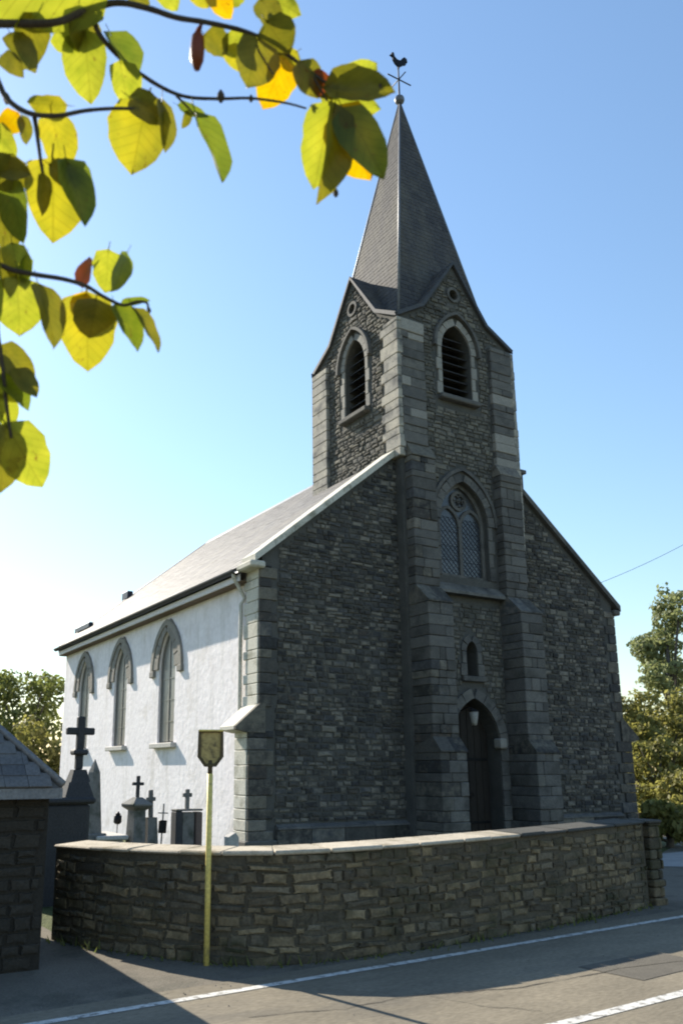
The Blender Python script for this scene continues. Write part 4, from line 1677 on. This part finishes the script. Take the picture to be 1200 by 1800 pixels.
rg = random.Random(51)
t = tree('tree', 'loose pale green tree standing tall above the bushes at right edge', 'tree', 26.3, 10, 5.5, .13,
         [(26.3, 10, 8.3, .55, .55, 1.5)] + [(26.3 + rg.uniform(-1, 1) * (1.9 - .4 * (z - 5)), 10 + rg.uniform(-1.3, 1.3), z, rg.uniform(.55, .95), .6, rg.uniform(.25, .45))
                                         for z in [5.3, 5.5, 5.8, 6.1, 6.3, 6.6, 6.9, 7.1, 7.4, 7.7, 8.0, 8.4, 8.8, 9.1, 6.5, 7.2, 5.6, 6.0]],
         4600, .21, MAT['foliage_r'], 71, 'trees at the right edge')
for i, (x, y, h, r, lab) in enumerate((
        (18.6, 6.3, 4.55, 1.1, 'olive bush touching the right corner of the church'),
        (20.6, 6.6, 4.6, 1.5, 'large yellowish olive bush below the loose pale tree'),
        (23.3, 7.2, 4.7, 1.7, 'olive bush cut by the right edge of the picture'),
        (17.3, 3.6, 1.6, .9, 'low dark bush behind the stone gate pier'),
        (21.6, 5.0, 3.3, 1.4, 'leafy green bush below the loose pale tree, touching the ground'),
        (18.0, 4.9, 3.0, 1.1, 'leafy green bush close to the plinth corner of the church'),
        (9.6, -1.3, .95, .6, 'small dark shrub at the end of the boundary wall by the path'),
        (19.6, 4.0, 2.0, 1.2, 'low olive bush in front of the larger bushes'))):
    tree('bush', lab, 'bush', x, y, h * .4, .08, clumpset(x, y, .1, h, r, 18, rg, .25), 5200 if h > 3 else 2200, .17, MAT['foliage_b'], 80 + i, 'bushes to the right of the church')

# overhead wire with its two supports
wire = thing('overhead_wire', 'thin overhead cable rising towards the right edge of the sky', 'cable', (20.02, 9.0, 0))
A_, B_ = Vector((20.02, 9.0, 8.92)), Vector((23.84, 6.0, 11.1))
q = MB()
pts = []
for i in range(17):
    k = i / 16
    p = A_.lerp(B_, k)
    p.z -= .12 * 4 * k * (1 - k)
    pts.append(p)
q.tube(pts, .009, 5)
q.build('cable', MAT['iron'], wire)
for p in (A_, B_):
    q = MB()
    q.tube([(p.x, p.y, -.1), (p.x, p.y, p.z + .25)], [.13, .09], 8)
    q.build('support_pole', MAT['barkgrey'], wire)

# ------------------------------------------------------------------ overhanging leafy branch, about 1.7 m from the photographer
def near(px, py, d):
    return CAM + (FW + RT * ((px - 499.38) / FPX) + UP * ((1013.35 - py) / FPX)) * d


def leaf_tpl(k):
    rg = random.Random(400 + k)
    nu, nv = 8, 4
    wide = rg.uniform(.86, 1.08)
    fold = rg.uniform(.10, .45)
    droop = rg.uniform(.02, .34)
    asym = rg.uniform(-.09, .09)
    v, f = [], []
    for i in range(nu + 1):
        u = i / nu
        prof = (math.sin(math.pi * min(1, u ** .72)) ** .5) * (1 - .25 * max(0, u - .75) * 4 * (u > .75)) if 0 < u < 1 else 0
        for j in range(-nv // 2, nv // 2 + 1):
            s = j / (nv / 2)
            y = s * .5 * wide * prof * (1 + rg.uniform(-.05, .03)) * (1 + (.04 if (i + j) % 2 and abs(s) == 1 else 0)) + asym * math.sin(math.pi * u)
            x = u - .10 * abs(s) * (1 - u) * (1 if u < .3 else .4)
            z = fold * abs(s) ** 1.3 * .5 * prof - droop * u * u + .03 * math.sin(u * 9 + s * 3 + k)
            v.append((x, y, z))
    m = nv + 1
    for i in range(nu):
        for j in range(nv):
            f.append((i * m + j, (i + 1) * m + j, (i + 1) * m + j + 1, i * m + j + 1))
    b = MB()
    b.add(v, f, 0.2, True)
    st = MB()
    b.tube([(-.28, .02, .06), (-.12, 0, .03), (.02, 0, 0)], [.012, .014, .012], 4, 0.9)
    me = b.mesh('leaf')
    me.materials.append(LEAF['yg'])
    return me


LT = [leaf_tpl(k) for k in range(12)]
tb = near(-2300, 2050, 2.6)
tb.z = 0
bough = thing('leafy_tree', 'leafy yellow green branch of a tree reaching in from the upper left', 'tree', tb[:])
q = MB()
q.tube([(tb.x, tb.y, -.1), (tb.x + .03, tb.y, 1.2), (tb.x - .02, tb.y + .06, 2.4), (tb.x + .1, tb.y + .1, 3.9)], [.12, .10, .08, .05], 10)
q.build('trunk', MAT['bark'], bough)
root_hi = Vector((tb.x, tb.y + .06, 2.5))
root_lo = Vector((tb.x, tb.y + .02, 1.8))
DD = 1.7


def spline(p, n=6):
    return catmull(p, n)


def twig(name, pts, r0, r1, start=None):
    P = [near(x, y, d) for x, y, d in pts]
    if start is not None:
        m = 14
        lead = [start.lerp(P[0], i / m) + Vector((0, 0, .10 * math.sin(math.pi * i / m))) for i in range(m)]
        P = lead + spline(P, 6)
        k0 = m
    else:
        P = spline(P, 6)
        k0 = 0
    n = len(P)
    rad = []
    for i in range(n):
        if i < k0:
            rad.append(.026 + (r0 - .026) * i / k0)
        else:
            rad.append(r0 + (r1 - r0) * (i - k0) / max(1, n - 1 - k0))
    rad = [a * (1 + .18 * math.sin(i * 2.1) * (i % 3 == 0)) for i, a in enumerate(rad)]
    q = MB()
    q.tube(P, rad, 7)
    q.build(name, MAT['bark'], bough)


twig('branch', [(-60, 40, 1.7), (30, 41, 1.7), (100, 38, 1.7), (150, 18, 1.72), (205, 4, 1.73), (260, 14, 1.74), (310, 30, 1.75), (370, 40, 1.76), (440, 58, 1.78),
                (500, 92, 1.8), (548, 128, 1.8), (600, 158, 1.8), (650, 152, 1.8), (676, 148, 1.8)], .0085, .0022, root_hi)
twig('branch', [(-50, 70, 1.72), (-10, 130, 1.7), (12, 172, 1.68), (50, 198, 1.67), (100, 203, 1.67), (150, 194, 1.68), (205, 190, 1.7), (245, 192, 1.72)], .0068, .003, root_hi)
twig('twig', [(165, 22, 1.74), (172, 55, 1.74), (205, 95, 1.76), (245, 128, 1.78), (290, 156, 1.8), (330, 170, 1.8), (385, 173, 1.8), (440, 172, 1.8), (500, 180, 1.82), (538, 190, 1.82)], .006, .002)
twig('twig', [(-40, 440, 1.66), (10, 470, 1.66), (60, 482, 1.66), (110, 490, 1.67), (150, 502, 1.68), (180, 520, 1.69), (215, 536, 1.7), (240, 530, 1.7), (258, 532, 1.7), (260, 545, 1.7)], .0058, .0022, root_lo)
twig('twig', [(60, 200, 1.68), (66, 240, 1.68), (72, 285, 1.68), (78, 318, 1.68)], .005, .003)
twig('twig', [(-30, 100, 1.7), (-12, 300, 1.68), (-8, 420, 1.66), (-6, 560, 1.66), (4, 640, 1.66), (14, 730, 1.67), (20, 770, 1.68)], .0065, .003, root_hi)
twig('twig', [(310, 168, 1.8), (330, 188, 1.8), (345, 205, 1.8)], .003, .002)
twig('twig', [(548, 130, 1.8), (572, 172, 1.8), (592, 205, 1.8)], .0028, .0018)
twig('twig', [(440, 60, 1.78), (455, 90, 1.78), (480, 130, 1.78)], .003, .0018)
for bx, by, s in ((388, 168, .010), (548, 190, .007), (441, 172, .006), (668, 150, .006), (590, 338, .007), (262, 545, .005), (203, 190, .006), (12, 172, .009), (470, 30, .007)):
    q = MB()
    p = near(bx, by, 1.79)
    q.tube([p - UP * s * 1.4, p - UP * s * .5, p + UP * s * .4, p + UP * s * 1.3], [s * .3, s * .9, s * .8, s * .2], 7)
    q.build('bud', MAT['bark'], bough)

# leaves: base pixel, tip pixel, width px, roll about the midrib (deg), kind, distance
LV = [
    ((175, -30), (-40, 10), 120, 10, 'yg', 1.69), ((60, 30), (36, 120), 66, 25, 'd', 1.72), ((20, 60), (60, 112), 42, 30, 'd', 1.71),
    ((150, 62), (157, 172), 84, -8, 'yg', 1.76), ((122, 18), (138, 80), 52, 20, 'yg', 1.75), ((96, 62), (118, 92), 34, 10, 'yg', 1.76),
    ((196, 62), (240, 122), 46, 50, 'g', 1.77), ((212, 112), (226, 184), 58, 15, 'yg', 1.75), ((140, 30), (150, 90), 60, 45, 'd', 1.74),
    ((112, 184), (48, 186), 42, 30, 'y', 1.69), ((92, 206), (112, 296), 66, 10, 'y', 1.70), 
    ((256, 188), (232, 302), 116, -6, 'y', 1.73), ((232, 172), (296, 206), 46, 20, 'd', 1.715), ((285, 180), (298, 262), 30, 60, 'd', 1.72),
    ((92, 290), (95, 414), 124, 5, 'y', 1.70), ((118, 288), (150, 392), 62, 30, 'g', 1.685), ((92, 292), (160, 332), 44, 25, 'd', 1.68),
    ((76, 308), (80, 374), 24, 35, 'd', 1.665), ((40, 290), (-8, 330), 62, 20, 'd', 1.67), ((20, 320), (34, 420), 56, -20, 'g', 1.68),
    ((-4, 345), (20, 445), 60, 30, 'd', 1.68), ((30, 200), (2, 232), 44, 10, 'o', 1.69), ((-10, 225), (22, 272), 46, -10, 'yg', 1.70),
    ((38, 205), (50, 252), 26, 50, 'd', 1.69), ((4, 100), (36, 128), 36, 10, 'd', 1.7), ((-10, 285), (44, 300), 40, 10, 'd', 1.66),
    ((345, 206), (392, 314), 40, 62, 'g', 1.80), ((316, 186), (362, 204), 22, 40, 'g', 1.80), ((330, 196), (322, 224), 18, 20, 'd', 1.80),
    ((362, 62), (398, 92), 44, 20, 'd', 1.78), ((425, 62), (386, 100), 40, 15, 'yg', 1.79), ((400, 84), (424, 122), 40, 10, 'y', 1.80),
    ((452, 72), (436, 150), 74, 15, 'd', 1.775),  ((470, 40), (506, 92), 70, -15, 'd', 1.76),
    ((498, 104), (468, 184), 70, 10, 'o', 1.82), ((520, 92), (490, 122), 40, 10, 'y', 1.81), 
    ((530, 110), (560, 166), 46, 25, 'd', 1.79), ((548, 132), (590, 168), 42, 10, 'b', 1.80), ((586, 160), (660, 112), 62, 25, 'yg', 1.82),
    ((578, 154), (690, 158), 52, 30, 'd', 1.79), ((572, 172), (668, 196), 44, -15, 'yg', 1.81), 
    ((580, 190), (556, 322), 84, 12, 'yg', 1.80), ((586, 196), (578, 340), 58, 38, 'd', 1.78), ((592, 196), (650, 308), 92, 8, 'o', 1.81),
    ((608, 200), (676, 296), 76, 28, 'g', 1.785), 
    ((372, -20), (404, 26), 46, 10, 'o', 1.78), ((420, -24), (398, 12), 40, 10, 'yg', 1.79), ((470, -14), (520, 26), 56, -20, 'yg', 1.81),
    ((460, 0), (492, 48), 46, 20, 'd', 1.78), ((340, -26), (366, 12), 40, 10, 'y', 1.79), ((280, -22), (312, 14), 44, 15, 'yg', 1.76),
    ((225, -20), (262, 4), 30, 15, 'd', 1.75),
    ((22, 432), (34, 500), 52, -10, 'yg', 1.66), ((6, 440), (18, 520), 40, 35, 'd', 1.665), ((46, 452), (40, 506), 26, 40, 'g', 1.665), ((30, 492), (36, 582), 88, 8, 'yg', 1.67),
    ((68, 504), (106, 596), 44, 45, 'd', 1.665), ((190, 444), (186, 512), 62, 25, 'yg', 1.70), ((222, 448), (206, 512), 28, 60, 'g', 1.69), ((146, 500), (150, 444), 28, 30, 'b', 1.685),
    ((152, 522), (156, 642), 98, 5, 'y', 1.70), ((168, 530), (162, 592), 76, 20, 'd', 1.685), ((150, 518), (134, 566), 42, 15, 'o', 1.69),
    ((206, 540), (248, 604), 40, 45, 'g', 1.70), ((236, 546), (280, 614), 20, 60, 'd', 1.70), ((215, 536), (262, 528), 16, 30, 'g', 1.70),
    ((4, 612), (60, 664), 56, 15, 'd', 1.665), ((-14, 632), (30, 704), 64, -10, 'yg', 1.675), ((30, 650), (64, 690), 34, 30, 'd', 1.66), ((-10, 700), (24, 748), 54, 5, 'yg', 1.68),
    ((0, 664), (52, 712), 44, 35, 'g', 1.67), ((14, 752), (72, 852), 92, 0, 'yg', 1.68), ((-6, 752), (12, 860), 76, 30, 'd', 1.665), 
    ((-30, 480), (-6, 560), 60, 0, 'yg', 1.67), ((-60, 180), (-30, 280), 80, 10, 'y', 1.7), ((-90, 380), (-60, 480), 90, -10, 'yg', 1.68), ((-80, 20), (-100, 120), 90, 20, 'yg', 1.7),
    ((-60, 640), (-40, 760), 90, 15, 'y', 1.7), ((-120, 250), (-140, 350), 90, 15, 'g', 1.72), ((-40, 760), (-60, 880), 90, -15, 'yg', 1.7),
]
rl = random.Random(91)
for i, (bp, tp, wpx, roll, kind, d) in enumerate(LV):
    B0, T0 = near(bp[0], bp[1], d), near(tp[0], tp[1], d + rl.uniform(-.02, .03))
    ax = (T0 - B0)
    L_ = ax.length * 1.04
    ax.normalize()
    view = (CAM - B0).normalized()
    nn = (view - ax * view.dot(ax)).normalized()
    sd = nn.cross(ax)
    a = math.radians(roll)
    n2 = nn * math.cos(a) + sd * math.sin(a)
    s2 = n2.cross(ax)
    wd_ = wpx / FPX * d / max(.45, math.cos(a))
    M = Matrix.Identity(4)
    for k in range(3):
        M[k][0], M[k][1], M[k][2], M[k][3] = ax[k] * L_, s2[k] * wd_, n2[k] * L_ * .8, B0[k]
    place('leaf', LT[rl.randrange(len(LT))], bough, M, LEAF[kind])
# hanging reddish catkin
q = MB()
P = [near(349, 52, 1.77), near(348, 64, 1.77), near(347, 84, 1.77), near(346, 104, 1.77), near(346, 122, 1.77)]
q.tube([near(356, 38, 1.765)] + P, [.002, .006, .0135, .0155, .0145, .006], 9)
q.build('catkin', LEAF['b'], bough)
